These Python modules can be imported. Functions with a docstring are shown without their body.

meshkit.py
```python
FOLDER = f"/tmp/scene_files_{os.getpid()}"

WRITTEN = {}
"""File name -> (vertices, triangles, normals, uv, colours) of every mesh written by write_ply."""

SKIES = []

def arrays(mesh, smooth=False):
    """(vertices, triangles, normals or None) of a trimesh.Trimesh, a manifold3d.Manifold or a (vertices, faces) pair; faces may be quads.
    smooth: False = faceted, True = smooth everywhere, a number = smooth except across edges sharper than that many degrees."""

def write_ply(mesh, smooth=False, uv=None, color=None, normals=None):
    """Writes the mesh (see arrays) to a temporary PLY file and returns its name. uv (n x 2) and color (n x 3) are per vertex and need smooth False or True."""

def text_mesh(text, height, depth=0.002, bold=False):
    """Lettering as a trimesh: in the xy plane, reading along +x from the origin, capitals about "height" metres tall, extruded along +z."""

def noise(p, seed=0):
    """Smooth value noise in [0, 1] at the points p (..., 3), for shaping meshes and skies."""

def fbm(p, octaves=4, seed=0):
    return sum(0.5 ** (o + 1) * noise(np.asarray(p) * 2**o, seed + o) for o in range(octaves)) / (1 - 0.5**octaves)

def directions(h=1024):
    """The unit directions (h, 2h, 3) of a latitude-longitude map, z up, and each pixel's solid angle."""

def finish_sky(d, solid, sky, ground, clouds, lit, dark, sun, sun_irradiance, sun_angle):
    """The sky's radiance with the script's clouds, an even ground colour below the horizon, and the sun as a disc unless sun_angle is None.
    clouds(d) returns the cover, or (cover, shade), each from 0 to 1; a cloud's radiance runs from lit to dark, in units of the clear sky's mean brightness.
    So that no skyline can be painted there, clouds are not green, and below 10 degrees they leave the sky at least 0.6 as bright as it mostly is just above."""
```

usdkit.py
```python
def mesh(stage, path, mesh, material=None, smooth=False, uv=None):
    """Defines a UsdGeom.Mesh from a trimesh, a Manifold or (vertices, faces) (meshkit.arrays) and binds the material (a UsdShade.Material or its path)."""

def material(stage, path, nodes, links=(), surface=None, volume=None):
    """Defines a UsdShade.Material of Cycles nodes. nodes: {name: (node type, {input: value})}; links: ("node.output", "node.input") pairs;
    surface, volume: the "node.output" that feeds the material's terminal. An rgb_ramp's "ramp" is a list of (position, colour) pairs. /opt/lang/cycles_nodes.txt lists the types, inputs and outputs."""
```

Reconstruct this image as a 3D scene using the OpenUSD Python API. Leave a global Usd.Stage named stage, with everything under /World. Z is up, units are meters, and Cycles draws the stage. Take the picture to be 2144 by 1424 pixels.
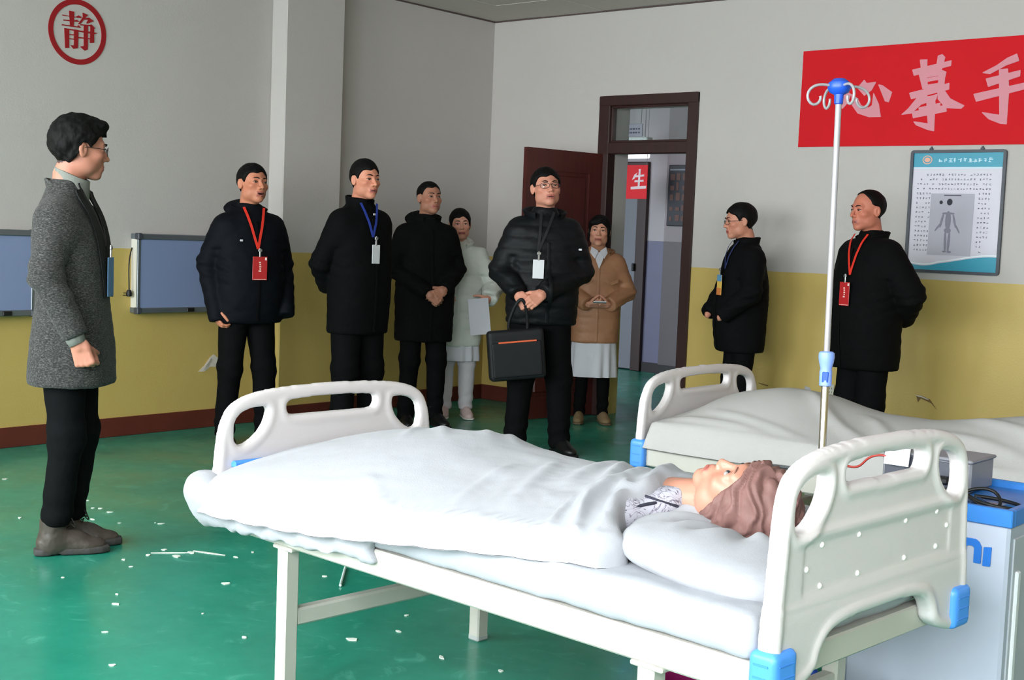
import math, numpy as np, trimesh, manifold3d, usdkit, meshkit
from scipy.interpolate import PchipInterpolator
from scipy.spatial import cKDTree
from scipy.ndimage import distance_transform_edt, map_coordinates, gaussian_filter
from shapely.geometry import Polygon, Point, box as sbox
from shapely.ops import unary_union
from shapely import affinity
from pxr import Usd, UsdGeom, UsdLux, UsdShade, Gf, Sdf, Vt

stage = Usd.Stage.CreateInMemory()
UsdGeom.SetStageUpAxis(stage, UsdGeom.Tokens.z)
UsdGeom.SetStageMetersPerUnit(stage, 1.0)
UsdGeom.Xform.Define(stage, '/World')
A = np.array

# ------------------------------------------------------------------ camera
CAM = A([6.9438, -7.9060, 1.32])
RIGHT, UP, FWD = A([0.763283, 0.644862, 0.039401]), A([-0.081061, 0.035086, 0.996091]), A([-0.640959, 0.763493, -0.079054])
cam = UsdGeom.Camera.Define(stage, '/World/camera')
cam.CreateHorizontalApertureAttr(36.0)
cam.CreateVerticalApertureAttr(36.0 * 1424 / 2144)
cam.CreateFocalLengthAttr(36.0 * 2721.6 / 2144)
cam.CreateClippingRangeAttr(Gf.Vec2f(0.05, 200))
cm = np.eye(4); cm[0, :3], cm[1, :3], cm[2, :3], cm[3, :3] = RIGHT, UP, -FWD, CAM
cam.AddTransformOp().Set(Gf.Matrix4d(*cm.ravel().tolist()))
cam.CreateExposureAttr(0.5)

# ------------------------------------------------------------------ sky and daylight through the windows behind the camera
SKY = 1.0
usdkit.material(stage, '/World/Looks/sky_look', {'b': ('background_shader', {'color': (0.80, 0.90, 1.0), 'strength': SKY})}, [], surface='b.background')
dome = UsdLux.DomeLight.Define(stage, '/World/sky')
dome.CreateColorAttr(Gf.Vec3f(0.82, 0.91, 1.0)); dome.CreateIntensityAttr(SKY)
WIN_Y = -8.35
WINDOWS = [(0.5, 2.5), (2.9, 4.9), (5.3, 7.3), (7.6, 9.0)]
WIN_Z = (0.6, 2.65)
WIN_POWER = 11.0
for k, (xa, xb) in enumerate(WINDOWS):
    rl = UsdLux.RectLight.Define(stage, f'/World/window_daylight_{k + 1:03d}')
    rl.CreateWidthAttr(xb - xa + 0.3); rl.CreateHeightAttr(WIN_Z[1] - WIN_Z[0] + 0.3)
    rl.CreateIntensityAttr(WIN_POWER); rl.CreateColorAttr(Gf.Vec3f(0.95, 0.97, 1.0))
    rl.AddTranslateOp().Set(Gf.Vec3d((xa + xb) / 2, WIN_Y - 0.45, sum(WIN_Z) / 2 + 0.05)); rl.AddRotateXOp().Set(90.0 - 32)   # shines towards +y

# ------------------------------------------------------------------ helpers: materials
def lin(c):
    c = A(c, float) / 255.0
    return tuple(np.where(c <= 0.04045, c / 12.92, ((c + 0.055) / 1.055) ** 2.4))
MATS = {}
def mat(name, rgb, rough=0.6, spec=0.4, metal=0.0, var=0.0, scale=8.0, bump=0.0, bscale=60.0, sheen=0.0, coat=0.0, stretch=None, attr=None, extra=None, trans=0.0, emit=None, sss=0.0):
    if name in MATS: return MATS[name]
    p = {'roughness': rough, 'specular_ior_level': spec, 'metallic': metal, 'base_color': lin(rgb), 'sheen_weight': sheen, 'coat_weight': coat}
    if coat: p['coat_roughness'] = 0.12
    if trans: p['transmission_weight'] = trans
    if emit: p['emission_color'], p['emission_strength'] = lin(emit[0]), emit[1]
    if sss: p['subsurface_weight'] = sss; p['subsurface_radius'] = (0.012, 0.005, 0.003); p['subsurface_scale'] = 0.6
    nodes, links = {'p': ('principled_bsdf', p)}, []
    if var or bump: nodes['tc'] = ('texture_coordinate', {})
    src = 'tc.object'
    if stretch is not None:
        nodes['mp'] = ('mapping', {'scale': stretch}); links.append(('tc.object', 'mp.vector')); src = 'mp.vector'
    if var:
        nodes['n'] = ('noise_texture', {'scale': scale, 'detail': 4.0, 'roughness': 0.6})
        c = A(lin(rgb)); nodes['r'] = ('rgb_ramp', {'ramp': [(0.25, tuple(c * (1 - var))), (0.75, tuple(np.minimum(c * (1 + var), 1)))]})
        links += [(src, 'n.vector'), ('n.fac', 'r.fac'), ('r.color', 'p.base_color')]
    if attr:
        nodes['a'] = ('attribute', {'attribute': attr}); links.append(('a.color', 'p.base_color'))
    if bump:
        nodes['bn'] = ('noise_texture', {'scale': bscale, 'detail': 3.0}); nodes['b'] = ('bump', {'strength': 1.0, 'distance': bump})
        links += [(src, 'bn.vector'), ('bn.fac', 'b.height'), ('b.normal', 'p.normal')]
    MATS[name] = usdkit.material(stage, '/World/Looks/' + name, nodes, links, surface='p.BSDF')
    return MATS[name]

# ------------------------------------------------------------------ helpers: naming and objects
USED = {}
def numbered(parent, name):
    k = USED.get((parent, name), 0); USED[(parent, name)] = k + 1
    return name if k == 0 else f'{name}_{k:03d}'
def props(prim, label=None, cat=None, group=None, kind=None):
    for k, v in (('label', label), ('category', cat), ('group', group), ('kind', kind)):
        if v: prim.SetCustomDataByKey(k, v)
    return prim
def thing(name, label, cat, loc=(0, 0, 0), rotz=0.0, group=None, kind=None):
    path = '/World/' + numbered('/World', name)
    x = UsdGeom.Xform.Define(stage, path); x.AddTranslateOp().Set(Gf.Vec3d(*map(float, loc))); x.AddRotateZOp().Set(math.degrees(rotz))
    return props(x.GetPrim(), label, cat, group, kind)
def obj(name, mesh, m, parent=None, smooth=False, tint=None, **kw):
    base = str(parent.GetPath()) if parent is not None else '/World'
    g = usdkit.mesh(stage, base + '/' + numbered(base, name), mesh, m, smooth)
    if tint is not None:
        UsdGeom.PrimvarsAPI(g).CreatePrimvar('tint', Sdf.ValueTypeNames.Color3fArray, 'vertex').Set(Vt.Vec3fArray.FromNumpy(np.asarray(tint, np.float32)))
    return props(g.GetPrim(), **kw)
def struct(name, mesh, m, parent=None, smooth=False):
    return obj(name, mesh, m, parent, smooth, kind=None if parent is not None else 'structure')

# ------------------------------------------------------------------ helpers: meshes
def cat(*ms):
    return trimesh.util.concatenate([m for m in ms if m is not None])
def hull(pts):
    return trimesh.convex.convex_hull(np.asarray(pts, float))
def bx(lo, hi, bev=0.0):
    lo, hi = A(lo, float), A(hi, float); lo, hi = np.minimum(lo, hi), np.maximum(lo, hi)
    if bev <= 0:
        m = trimesh.creation.box(hi - lo); m.apply_translation((lo + hi) / 2); return m
    bev = min(bev, 0.49 * (hi - lo).min()); P = []
    for sx in (0, 1):
        for sy in (0, 1):
            for sz in (0, 1):
                c = A([hi[0] if sx else lo[0], hi[1] if sy else lo[1], hi[2] if sz else lo[2]]); s = A([-1 if sx else 1, -1 if sy else 1, -1 if sz else 1]) * bev
                P += [c + s * A([1, 1, 0]), c + s * A([1, 0, 1]), c + s * A([0, 1, 1])]
    return hull(P)
def cyl(a, b, r, n=20, r2=None):
    return tube([a, b], [r, r if r2 is None else r2], n)
def tube(path, r, n=8, closed=False, caps=True):
    P = np.asarray(path, float); r = np.broadcast_to(np.asarray(r, float), (len(P),))
    T = np.gradient(P, axis=0) if len(P) > 2 else np.repeat((P[1] - P[0])[None], 2, 0)
    if closed: T = np.roll(P, -1, 0) - np.roll(P, 1, 0)
    T /= np.linalg.norm(T, axis=1, keepdims=True) + 1e-12
    u = np.cross(T[0], [0, 0, 1.0]); u = np.cross(T[0], [1.0, 0, 0]) if np.linalg.norm(u) < 0.1 else u
    V, ang = [], np.linspace(0, 2 * np.pi, n, endpoint=False)
    for i in range(len(P)):
        u = u - T[i] * (u @ T[i]); u /= np.linalg.norm(u); w = np.cross(T[i], u)
        V.append(P[i] + r[i] * (np.cos(ang)[:, None] * u + np.sin(ang)[:, None] * w))
    V = np.array(V).reshape(-1, 3); F = []
    m = len(P)
    for i in range(m if closed else m - 1):
        a, b = i * n, ((i + 1) % m) * n
        for j in range(n):
            k = (j + 1) % n; F += [(a + j, a + k, b + k), (a + j, b + k, b + j)]
    if caps and not closed:
        V = np.vstack([V, P[0], P[-1]]); c0, c1 = len(V) - 2, len(V) - 1
        for j in range(n):
            k = (j + 1) % n; F += [(c0, k, j), (c1, (m - 1) * n + j, (m - 1) * n + k)]
    return trimesh.Trimesh(V, F, process=False)
def spline(pts, n=24):
    P = np.asarray(pts, float); t = np.r_[0, np.cumsum(np.linalg.norm(np.diff(P, axis=0), axis=1))]
    from scipy.interpolate import CubicSpline
    return CubicSpline(t, P)(np.linspace(0, t[-1], n))
def lathe(profile, n=24, center=(0, 0, 0)):
    m = trimesh.creation.revolve(np.asarray(profile, float), sections=n); m.apply_translation(center); return m
def prism(poly, h):
    gs = [g for g in getattr(poly, 'geoms', [poly]) if g.area > 1e-9]
    return cat(*[trimesh.creation.extrude_polygon(g, h, engine='earcut') for g in gs])
def onto(m, O, ex, ey, ez):
    M = np.eye(4); M[:3, 0], M[:3, 1], M[:3, 2], M[:3, 3] = ex, ey, ez, O
    m = m.copy(); m.apply_transform(M)
    if np.linalg.det(M[:3, :3]) < 0: m.invert()
    return m
def grid_mesh(P):
    n, m = P.shape[:2]; i, j = np.meshgrid(np.arange(n - 1), np.arange(m - 1), indexing='ij'); a = (i * m + j).ravel()
    F = np.vstack([np.stack([a, a + m, a + m + 1], 1), np.stack([a, a + m + 1, a + 1], 1)])
    return P.reshape(-1, 3), F
def fbm(p, o=3, seed=0): return meshkit.fbm(np.asarray(p, float), o, seed) - 0.5

# ------------------------------------------------------------------ helpers: distance fields and surface nets
def surface_nets(D, lo, h):
    S = D < 0; nx, ny, nz = np.array(D.shape) - 1
    cnt = np.zeros((nx, ny, nz), np.float32); acc = np.zeros((3, nx, ny, nz), np.float32); E = []
    for ax in range(3):
        sl0, sl1 = [slice(None)] * 3, [slice(None)] * 3; sl0[ax], sl1[ax] = slice(0, -1), slice(1, None)
        d0, d1 = D[tuple(sl0)], D[tuple(sl1)]; e = S[tuple(sl0)] != S[tuple(sl1)]
        with np.errstate(divide='ignore', invalid='ignore'): t = np.where(e, d0 / (d0 - d1), 0).astype(np.float32)
        E.append((e, S[tuple(sl0)])); o1, o2 = [k for k in range(3) if k != ax]
        for a in (0, 1):
            for b in (0, 1):
                s = [slice(None)] * 3; s[o1] = slice(a, a + D.shape[o1] - 1); s[o2] = slice(b, b + D.shape[o2] - 1); s = tuple(s)
                m = e[s].astype(np.float32); cnt += m; acc[ax] += t[s] * m; acc[o1] += a * m; acc[o2] += b * m
    idx = np.full(cnt.shape, -1, np.int64); on = cnt > 0; idx[on] = np.arange(on.sum())
    ijk = np.argwhere(on); V = (ijk + (acc[:, on] / cnt[on]).T) * h + lo; F = []
    for ax in range(3):
        e, s0 = E[ax]; o1, o2 = (ax + 1) % 3, (ax + 2) % 3
        q = np.argwhere(e); q = q[(q[:, o1] > 0) & (q[:, o2] > 0) & (q[:, o1] < cnt.shape[o1]) & (q[:, o2] < cnt.shape[o2])]
        def at(a, b):
            r = q.copy(); r[:, o1] -= a; r[:, o2] -= b; return idx[tuple(r.T)]
        Q = np.stack([at(1, 1), at(0, 1), at(0, 0), at(1, 0)], 1); inside = s0[tuple(q.T)]
        Q = np.where(inside[:, None], Q, Q[:, ::-1]); F += [Q[:, [0, 1, 2]], Q[:, [0, 2, 3]]]
    return trimesh.Trimesh(V, np.vstack(F), process=False)
def untangle(D):
    """Fills the checkerboard corners of a grid, so that the surface through it has no edge with four faces."""
    for _ in range(12):
        S, hit = D < 0, False
        for ax in range(3):
            T, E = np.moveaxis(S, ax, 2), np.moveaxis(D, ax, 2); a, b, c, d = T[:-1, :-1], T[1:, :-1], T[1:, 1:], T[:-1, 1:]
            p = np.argwhere(a & c & ~b & ~d); q = np.argwhere(b & d & ~a & ~c)
            if len(p): E[p[:, 0] + 1, p[:, 1], p[:, 2]] = -1e-5; hit = True
            if len(q): E[q[:, 0], q[:, 1], q[:, 2]] = -1e-5; hit = True
        if not hit: break
    return D
def field(f, lo, hi, h):
    lo = A(lo, float); n = np.ceil((A(hi, float) - lo) / h).astype(int) + 1
    X = np.stack(np.meshgrid(*[lo[k] + h * np.arange(n[k]) for k in range(3)], indexing='ij'), -1).reshape(-1, 3)
    D = f(X).reshape(n)
    for ax in range(3):                                                      # closed at the edge of the grid
        e = np.moveaxis(D, ax, 0); e[0] = np.maximum(e[0], h * .3); e[-1] = np.maximum(e[-1], h * .3)
    return surface_nets(untangle(D), lo, h)
def smin(a, b, k):
    q = np.clip(0.5 + 0.5 * (b - a) / k, 0, 1); return b + (a - b) * q - k * q * (1 - q)
def smax(a, b, k): return -smin(-a, -b, k)
def cap(X, a, b, ra, rb=None):
    a, b = A(a, float), A(b, float); rb = ra if rb is None else rb; d = b - a
    t = np.clip((X - a) @ d / max(d @ d, 1e-12), 0, 1); return np.linalg.norm(X - a - t[:, None] * d, axis=1) - (ra + (rb - ra) * t)
def ell(X, c, r, R=None):
    Y = X - A(c, float)
    if R is not None: Y = Y @ R
    r = A(r, float); k0 = np.linalg.norm(Y / r, axis=1); k1 = np.linalg.norm(Y / r ** 2, axis=1); return k0 * (k0 - 1) / np.maximum(k1, 1e-9)
def rbox(X, c, hsz, r, R=None):
    Y = X - A(c, float)
    if R is not None: Y = Y @ R
    q = np.abs(Y) - (A(hsz, float) - r); return np.linalg.norm(np.maximum(q, 0), axis=1) + np.minimum(q.max(1), 0) - r
def rot(ax, deg):
    return trimesh.transformations.rotation_matrix(math.radians(deg), ax)[:3, :3]
def stack(X, lv, n=2.3, k=0.02):
    """lv: rows (z, half width, half depth, centre x, centre y): a body of rounded cross-sections."""
    L = A(lv, float); z = np.clip(X[:, 2], L[0, 0], L[-1, 0]); a, b, cx, cy = (PchipInterpolator(L[:, 0], L[:, c])(z) for c in (1, 2, 3, 4))
    r = ((np.abs(X[:, 0] - cx) / a) ** n + (np.abs(X[:, 1] - cy) / b) ** n) ** (1 / n)
    return smax(smax((r - 1) * np.minimum(a, b), L[0, 0] - X[:, 2], k), X[:, 2] - L[-1, 0], k)
def ruffle(m, amp, freq, seed=0, o=3):
    """Moves the vertices along their normals by noise: cloth that is not quite smooth."""
    n = m.vertex_normals; m.vertices = m.vertices + n * (amp * 2 * fbm(m.vertices * A(freq), o, seed))[:, None]; return m
def plate_sdf(poly, lo, hi, px, half, round_r, bumps=None):
    """A moulded plate: the polygon (x, z) thickened by half(x, z), with rounded edges. Local axes: x, y (thickness), z."""
    nx, nz = int((hi[0] - lo[0]) / px) + 1, int((hi[1] - lo[1]) / px) + 1
    import shapely
    gx, gz = np.meshgrid(lo[0] + px * np.arange(nx), lo[1] + px * np.arange(nz), indexing='ij')
    inside = shapely.contains_xy(poly, gx, gz)
    d2 = gaussian_filter((distance_transform_edt(~inside) - distance_transform_edt(inside)) * px, 1.0)
    def f(X):
        q = np.stack([(X[:, 0] - lo[0]) / px, (X[:, 2] - lo[1]) / px]); d = map_coordinates(d2, q, order=1, mode='nearest')
        h, y0 = half(X[:, 0], X[:, 2], d); r = round_r
        a, b = d + r, np.abs(X[:, 1] - y0) - h + r
        return np.hypot(np.maximum(a, 0), np.maximum(b, 0)) + np.minimum(np.maximum(a, b), 0) - r
    return f
# ================================================================== the room
H, XR, HW, HB = 3.02, 9.2, 1.157, 0.118
def painted_wall(name, upper, lower, split=HW):
    """White emulsion above a gloss-painted dado; the edge between them wanders by a few millimetres."""
    n = {'g': ('geometry', {}), 's': ('separate_xyz', {}), 'nz': ('noise_texture', {'scale': 3.0, 'detail': 3.0}), 'w': ('math', {'math_type': 'multiply_add', 'value2': 0.008, 'value3': -0.004}),
         'ad': ('math', {'math_type': 'add'}), 'gt': ('math', {'math_type': 'greater_than', 'value2': split}), 'n2': ('noise_texture', {'scale': 1.7, 'detail': 5.0, 'roughness': 0.65}),
         'r1': ('rgb_ramp', {'ramp': [(0.3, tuple(A(lin(lower)) * 0.93)), (0.7, lin(lower))]}), 'r2': ('rgb_ramp', {'ramp': [(0.3, tuple(A(lin(upper)) * 0.97)), (0.7, lin(upper))]}),
         'm': ('mix', {}), 'ro': ('map_range', {'to_min': 0.42, 'to_max': 0.8}), 'bn': ('noise_texture', {'scale': 90.0}), 'b': ('bump', {'distance': 0.0006}), 'p': ('principled_bsdf', {'specular_ior_level': 0.35})}
    l = [('g.position', 's.vector'), ('g.position', 'nz.vector'), ('g.position', 'n2.vector'), ('g.position', 'bn.vector'), ('nz.fac', 'w.value1'), ('s.z', 'ad.value1'), ('w.value', 'ad.value2'), ('ad.value', 'gt.value1'),
         ('n2.fac', 'r1.fac'), ('n2.fac', 'r2.fac'), ('r1.color', 'm.color1'), ('r2.color', 'm.color2'), ('gt.value', 'm.fac'), ('m.color', 'p.base_color'), ('gt.value', 'ro.value'), ('ro.result', 'p.roughness'), ('bn.fac', 'b.height'), ('b.normal', 'p.normal')]
    MATS[name] = usdkit.material(stage, '/World/Looks/' + name, n, l, surface='p.BSDF'); return MATS[name]
wall_mat = painted_wall('white_and_yellow_wall_paint', (190, 184, 180), (196, 170, 98))
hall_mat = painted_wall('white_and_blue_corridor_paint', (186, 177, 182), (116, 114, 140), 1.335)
skirt = mat('dark_red_skirting_paint', (92, 40, 30), 0.45, 0.4, var=0.15, scale=5)
brown = mat('dark_brown_stained_door_wood', (74, 29, 25), 0.38, 0.5, var=0.25, scale=3.0, stretch=(14, 14, 1.2))
brown_frame = mat('dark_brown_frame_wood', (48, 23, 20), 0.4, 0.5, var=0.2, scale=3.0, stretch=(14, 14, 1.2))

# floor: green floor paint, scuffed and glossy
nf = {'g': ('geometry', {}), 'n1': ('noise_texture', {'scale': 0.9, 'detail': 5.0, 'roughness': 0.6}), 'n2': ('noise_texture', {'scale': 5.0, 'detail': 6.0, 'roughness': 0.7, 'distortion': 1.8}),
      'r1': ('rgb_ramp', {'ramp': [(0.3, lin((32, 122, 100))), (0.7, lin((42, 144, 120)))]}), 'r2': ('rgb_ramp', {'ramp': [(0.57, (0, 0, 0)), (0.80, (0.5, 0.5, 0.5))]}),
      'm': ('mix', {'color2': lin((110, 196, 172))}), 'n3': ('noise_texture', {'scale': 2.2, 'detail': 5.0}), 'rr': ('map_range', {'from_min': 0.3, 'from_max': 0.7, 'to_min': 0.16, 'to_max': 0.34}),
      'bn': ('noise_texture', {'scale': 7.0, 'detail': 2.0}), 'b': ('bump', {'distance': 0.0015, 'strength': 0.6}), 'p': ('principled_bsdf', {'specular_ior_level': 0.45})}
lf = [('g.position', 'n1.vector'), ('g.position', 'n2.vector'), ('g.position', 'n3.vector'), ('g.position', 'bn.vector'), ('n1.fac', 'r1.fac'), ('n2.fac', 'r2.fac'), ('r1.color', 'm.color1'), ('r2.color', 'm.fac'), ('m.color', 'p.base_color'), ('n3.fac', 'rr.value'), ('rr.result', 'p.roughness'), ('bn.fac', 'b.height'), ('b.normal', 'p.normal')]
floor_mat = usdkit.material(stage, '/World/Looks/green_floor_paint', nf, lf, surface='p.BSDF')
struct('floor', bx((-2.5, WIN_Y - 0.3, -0.1), (XR + 0.3, 6.2, 0)), floor_mat)

# walls. The back wall (y = 0) has the doorway; the left wall (x = 0) has a shallow column; windows are in the wall behind the camera.
DX0, DX1, DZ = 1.083, 1.945, 2.39
struct('wall_back', cat(bx((-0.25, 0, 0), (DX0, 0.24, H)), bx((DX1, 0, 0), (XR + 0.25, 0.24, H)), bx((DX0, 0, DZ), (DX1, 0.24, H)), bx((DX0, 0.076, 0), (1.180, 0.24, DZ)), bx((1.866, 0.076, 0), (DX1, 0.24, DZ)), bx((1.180, 0.076, 2.316), (1.866, 0.24, DZ))), wall_mat)
struct('wall_left', cat(bx((-0.25, WIN_Y - 0.25, 0), (0, 0, H)), bx((0, -2.25, 0), (0.152, -1.735, H), 0.008)), wall_mat)
struct('wall_right', bx((XR, WIN_Y - 0.25, 0), (XR + 0.25, 0, H)), wall_mat)
parts, xs = [bx((-0.25, WIN_Y - 0.25, 0), (XR + 0.25, WIN_Y, WIN_Z[0])), bx((-0.25, WIN_Y - 0.25, WIN_Z[1]), (XR + 0.25, WIN_Y, H))], [-0.25] + [x for w in WINDOWS for x in w] + [XR + 0.25]
for k in range(0, len(xs), 2): parts.append(bx((xs[k], WIN_Y - 0.25, WIN_Z[0]), (xs[k + 1], WIN_Y, WIN_Z[1])))
struct('wall_front', cat(*parts), wall_mat)
white_frame = mat('white_window_frame_plastic', (225, 226, 224), 0.4)
pane = usdkit.material(stage, '/World/Looks/window_glass', {'f': ('fresnel', {'IOR': 1.45}), 't': ('transparent_bsdf', {'color': (0.96, 0.98, 0.97)}), 'g': ('glossy_bsdf', {'roughness': 0.02, 'color': (1, 1, 1)}), 'm': ('mix_closure', {})},
                       [('f.fac', 'm.fac'), ('t.BSDF', 'm.closure1'), ('g.BSDF', 'm.closure2')], surface='m.closure')
for k, (xa, xb) in enumerate(WINDOWS):
    w = props(UsdGeom.Xform.Define(stage, f'/World/window_{k + 1}').GetPrim(), kind='structure'); z0, z1, y0, y1, t = WIN_Z[0], WIN_Z[1], WIN_Y - 0.16, WIN_Y - 0.10, 0.06
    obj('window_frame', cat(bx((xa, y0, z0), (xb, y1, z0 + t)), bx((xa, y0, z1 - t), (xb, y1, z1)), bx((xa, y0, z0), (xa + t, y1, z1)), bx((xb - t, y0, z0), (xb, y1, z1)), bx(((xa + xb) / 2 - t / 2, y0, z0), ((xa + xb) / 2 + t / 2, y1, z1))), white_frame, w)
    obj('window_sill', bx((xa - 0.05, WIN_Y - 0.1, z0 - 0.04), (xb + 0.05, WIN_Y + 0.08, z0), 0.01), white_frame, w)
    for a, b in ((xa + t, (xa + xb) / 2 - t / 2), ((xa + xb) / 2 + t / 2, xb - t)):
        obj('window_pane', bx((a, y0 + 0.028, z0 + t), (b, y0 + 0.033, z1 - t)), pane, w)

# skirting
struct('baseboard_left', cat(bx((0, WIN_Y, 0), (0.012, -2.262, HB), 0.003), bx((0, -2.262, 0), (0.164, -2.25, HB)), bx((0.152, -2.262, 0), (0.164, -1.723, HB), 0.003), bx((0, -1.735, 0), (0.164, -1.723, HB)), bx((0, -1.723, 0), (0.012, 0, HB), 0.003)), skirt)
struct('baseboard_back', cat(bx((0, -0.012, 0), (DX0, 0, HB), 0.003), bx((DX1, -0.012, 0), (XR, 0, HB), 0.003)), skirt)
struct('baseboard_right', bx((XR - 0.012, WIN_Y, 0), (XR, 0, HB), 0.003), skirt)

# suspended ceiling: separate tiles over the corner that the photograph shows, one sheet beyond
tile_mat = mat('mineral_fibre_ceiling_tile', (196, 190, 183), 0.9, 0.15, var=0.03, scale=30, bump=0.0008, bscale=160)
grid_mat = mat('dark_ceiling_grid_metal', (52, 48, 45), 0.7, 0.2)
ceil = props(UsdGeom.Xform.Define(stage, '/World/ceiling').GetPrim(), kind='structure'); USED[('/World', 'ceiling')] = 1
obj('ceiling_slab', bx((-0.25, WIN_Y - 0.25, H + 0.02), (XR + 0.25, 0.24, H + 0.15)), grid_mat, ceil)
rng = np.random.default_rng(4); TS = 0.6
NXT, NYT = 6, 7
for i in range(NXT):
    for j in range(NYT):
        dz = rng.uniform(-0.0015, 0.0015); x0, y1 = i * TS - 0.12, -j * TS + 0.05
        obj('ceiling_tile', bx((max(x0 + 0.003, 0), y1 - TS + 0.003, H + dz), (x0 + TS - 0.003, min(y1 - 0.003, 0), H + 0.016 + dz), 0.002), tile_mat, ceil)
xe, ye = NXT * TS - 0.12, -NYT * TS + 0.05
obj('ceiling_sheet', cat(bx((xe, WIN_Y, H), (XR, 0, H + 0.016)), bx((0, WIN_Y, H), (xe - 0.003, ye, H + 0.016))), tile_mat, ceil)

struct('trim_1', cat(bx((0, WIN_Y, H - 0.010), (0.010, 0, H)), bx((0, -0.010, H - 0.010), (XR, 0, H))), mat('ceiling_edge_shade_line', (84, 70, 68), 0.7))  # thin dark-coloured strip stands in for the shadow line under the ceiling
# ------------------------------------------------------------------ doorway with a transom light, and the open leaf
fr = props(UsdGeom.Xform.Define(stage, '/World/door_1').GetPrim(), kind='structure'); y0, y1 = -0.022, 0.075
for nm, lo, hi in (('frame_post', (DX0, y0, 0), (1.182, y1, DZ)), ('frame_post', (1.864, y0, 0), (DX1, y1, DZ)), ('frame_head', (DX0, y0 - 0.002, 2.314), (DX1, y1 + 0.002, DZ)), ('frame_transom', (DX0 + 0.002, y0 + 0.002, 1.962), (DX1 - 0.002, y1 - 0.002, 2.048))):
    obj(nm, bx(lo, hi, 0.006), brown_frame, fr)
obj('transom_bead', cat(bx((1.18, 0.0, 2.046), (1.87, 0.05, 2.062), 0.004), bx((1.18, 0.0, 2.300), (1.87, 0.05, 2.316), 0.004), bx((1.18, 0.0, 2.05), (1.196, 0.05, 2.31), 0.004), bx((1.85, 0.0, 2.05), (1.866, 0.05, 2.31), 0.004)), brown_frame, fr)
obj('transom_pane', bx((1.185, 0.022, 2.05), (1.862, 0.027, 2.312)), pane, fr)
LW, LH, LT = 0.735, 1.955, 0.042                                     # leaf width, height, thickness
dl = thing('door_leaf', 'open dark brown panelled wooden door leaf behind the man in the black padded jacket', 'door', (1.118, -0.02, 0.006), math.atan2(-0.72, -0.125))
def frame_with(xs_, zs_):
    pl = sbox(0, 0, LW, LH)
    for a, b, c, d in [(xs_[0], z0, xs_[1], z1) for z0, z1 in zs_]: pl = pl.difference(sbox(a, b, c, d))
    return pl
zs_ = [(0.16, 0.88), (1.12, 1.80)]
st = prism(frame_with((0.125, LW - 0.125), zs_), LT); obj('door_stile_frame', onto(st, (0, -LT / 2, 0), (1, 0, 0), (0, 0, 1), (0, 1, 0)), brown, dl)
for z0, z1 in zs_:
    obj('door_panel', cat(bx((0.124, -0.008, z0 - 0.001), (LW - 0.124, 0.008, z1 + 0.001)), bx((0.15, -0.017, z0 + 0.027), (LW - 0.15, 0.017, z1 - 0.027), 0.009)), brown, dl)
steel = mat('brushed_steel', (176, 176, 172), 0.3, metal=1.0)
obj('door_handle', cat(bx((LW - 0.075, -0.03, 0.96), (LW - 0.045, 0.03, 1.12), 0.004), cyl((LW - 0.06, -0.06, 1.05), (LW - 0.06, 0.06, 1.05), 0.009), cyl((LW - 0.06, 0.056, 1.05), (LW - 0.17, 0.056, 1.05), 0.008), cyl((LW - 0.06, -0.056, 1.05), (LW - 0.17, -0.056, 1.05), 0.008)), steel, dl, smooth=40)

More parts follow.
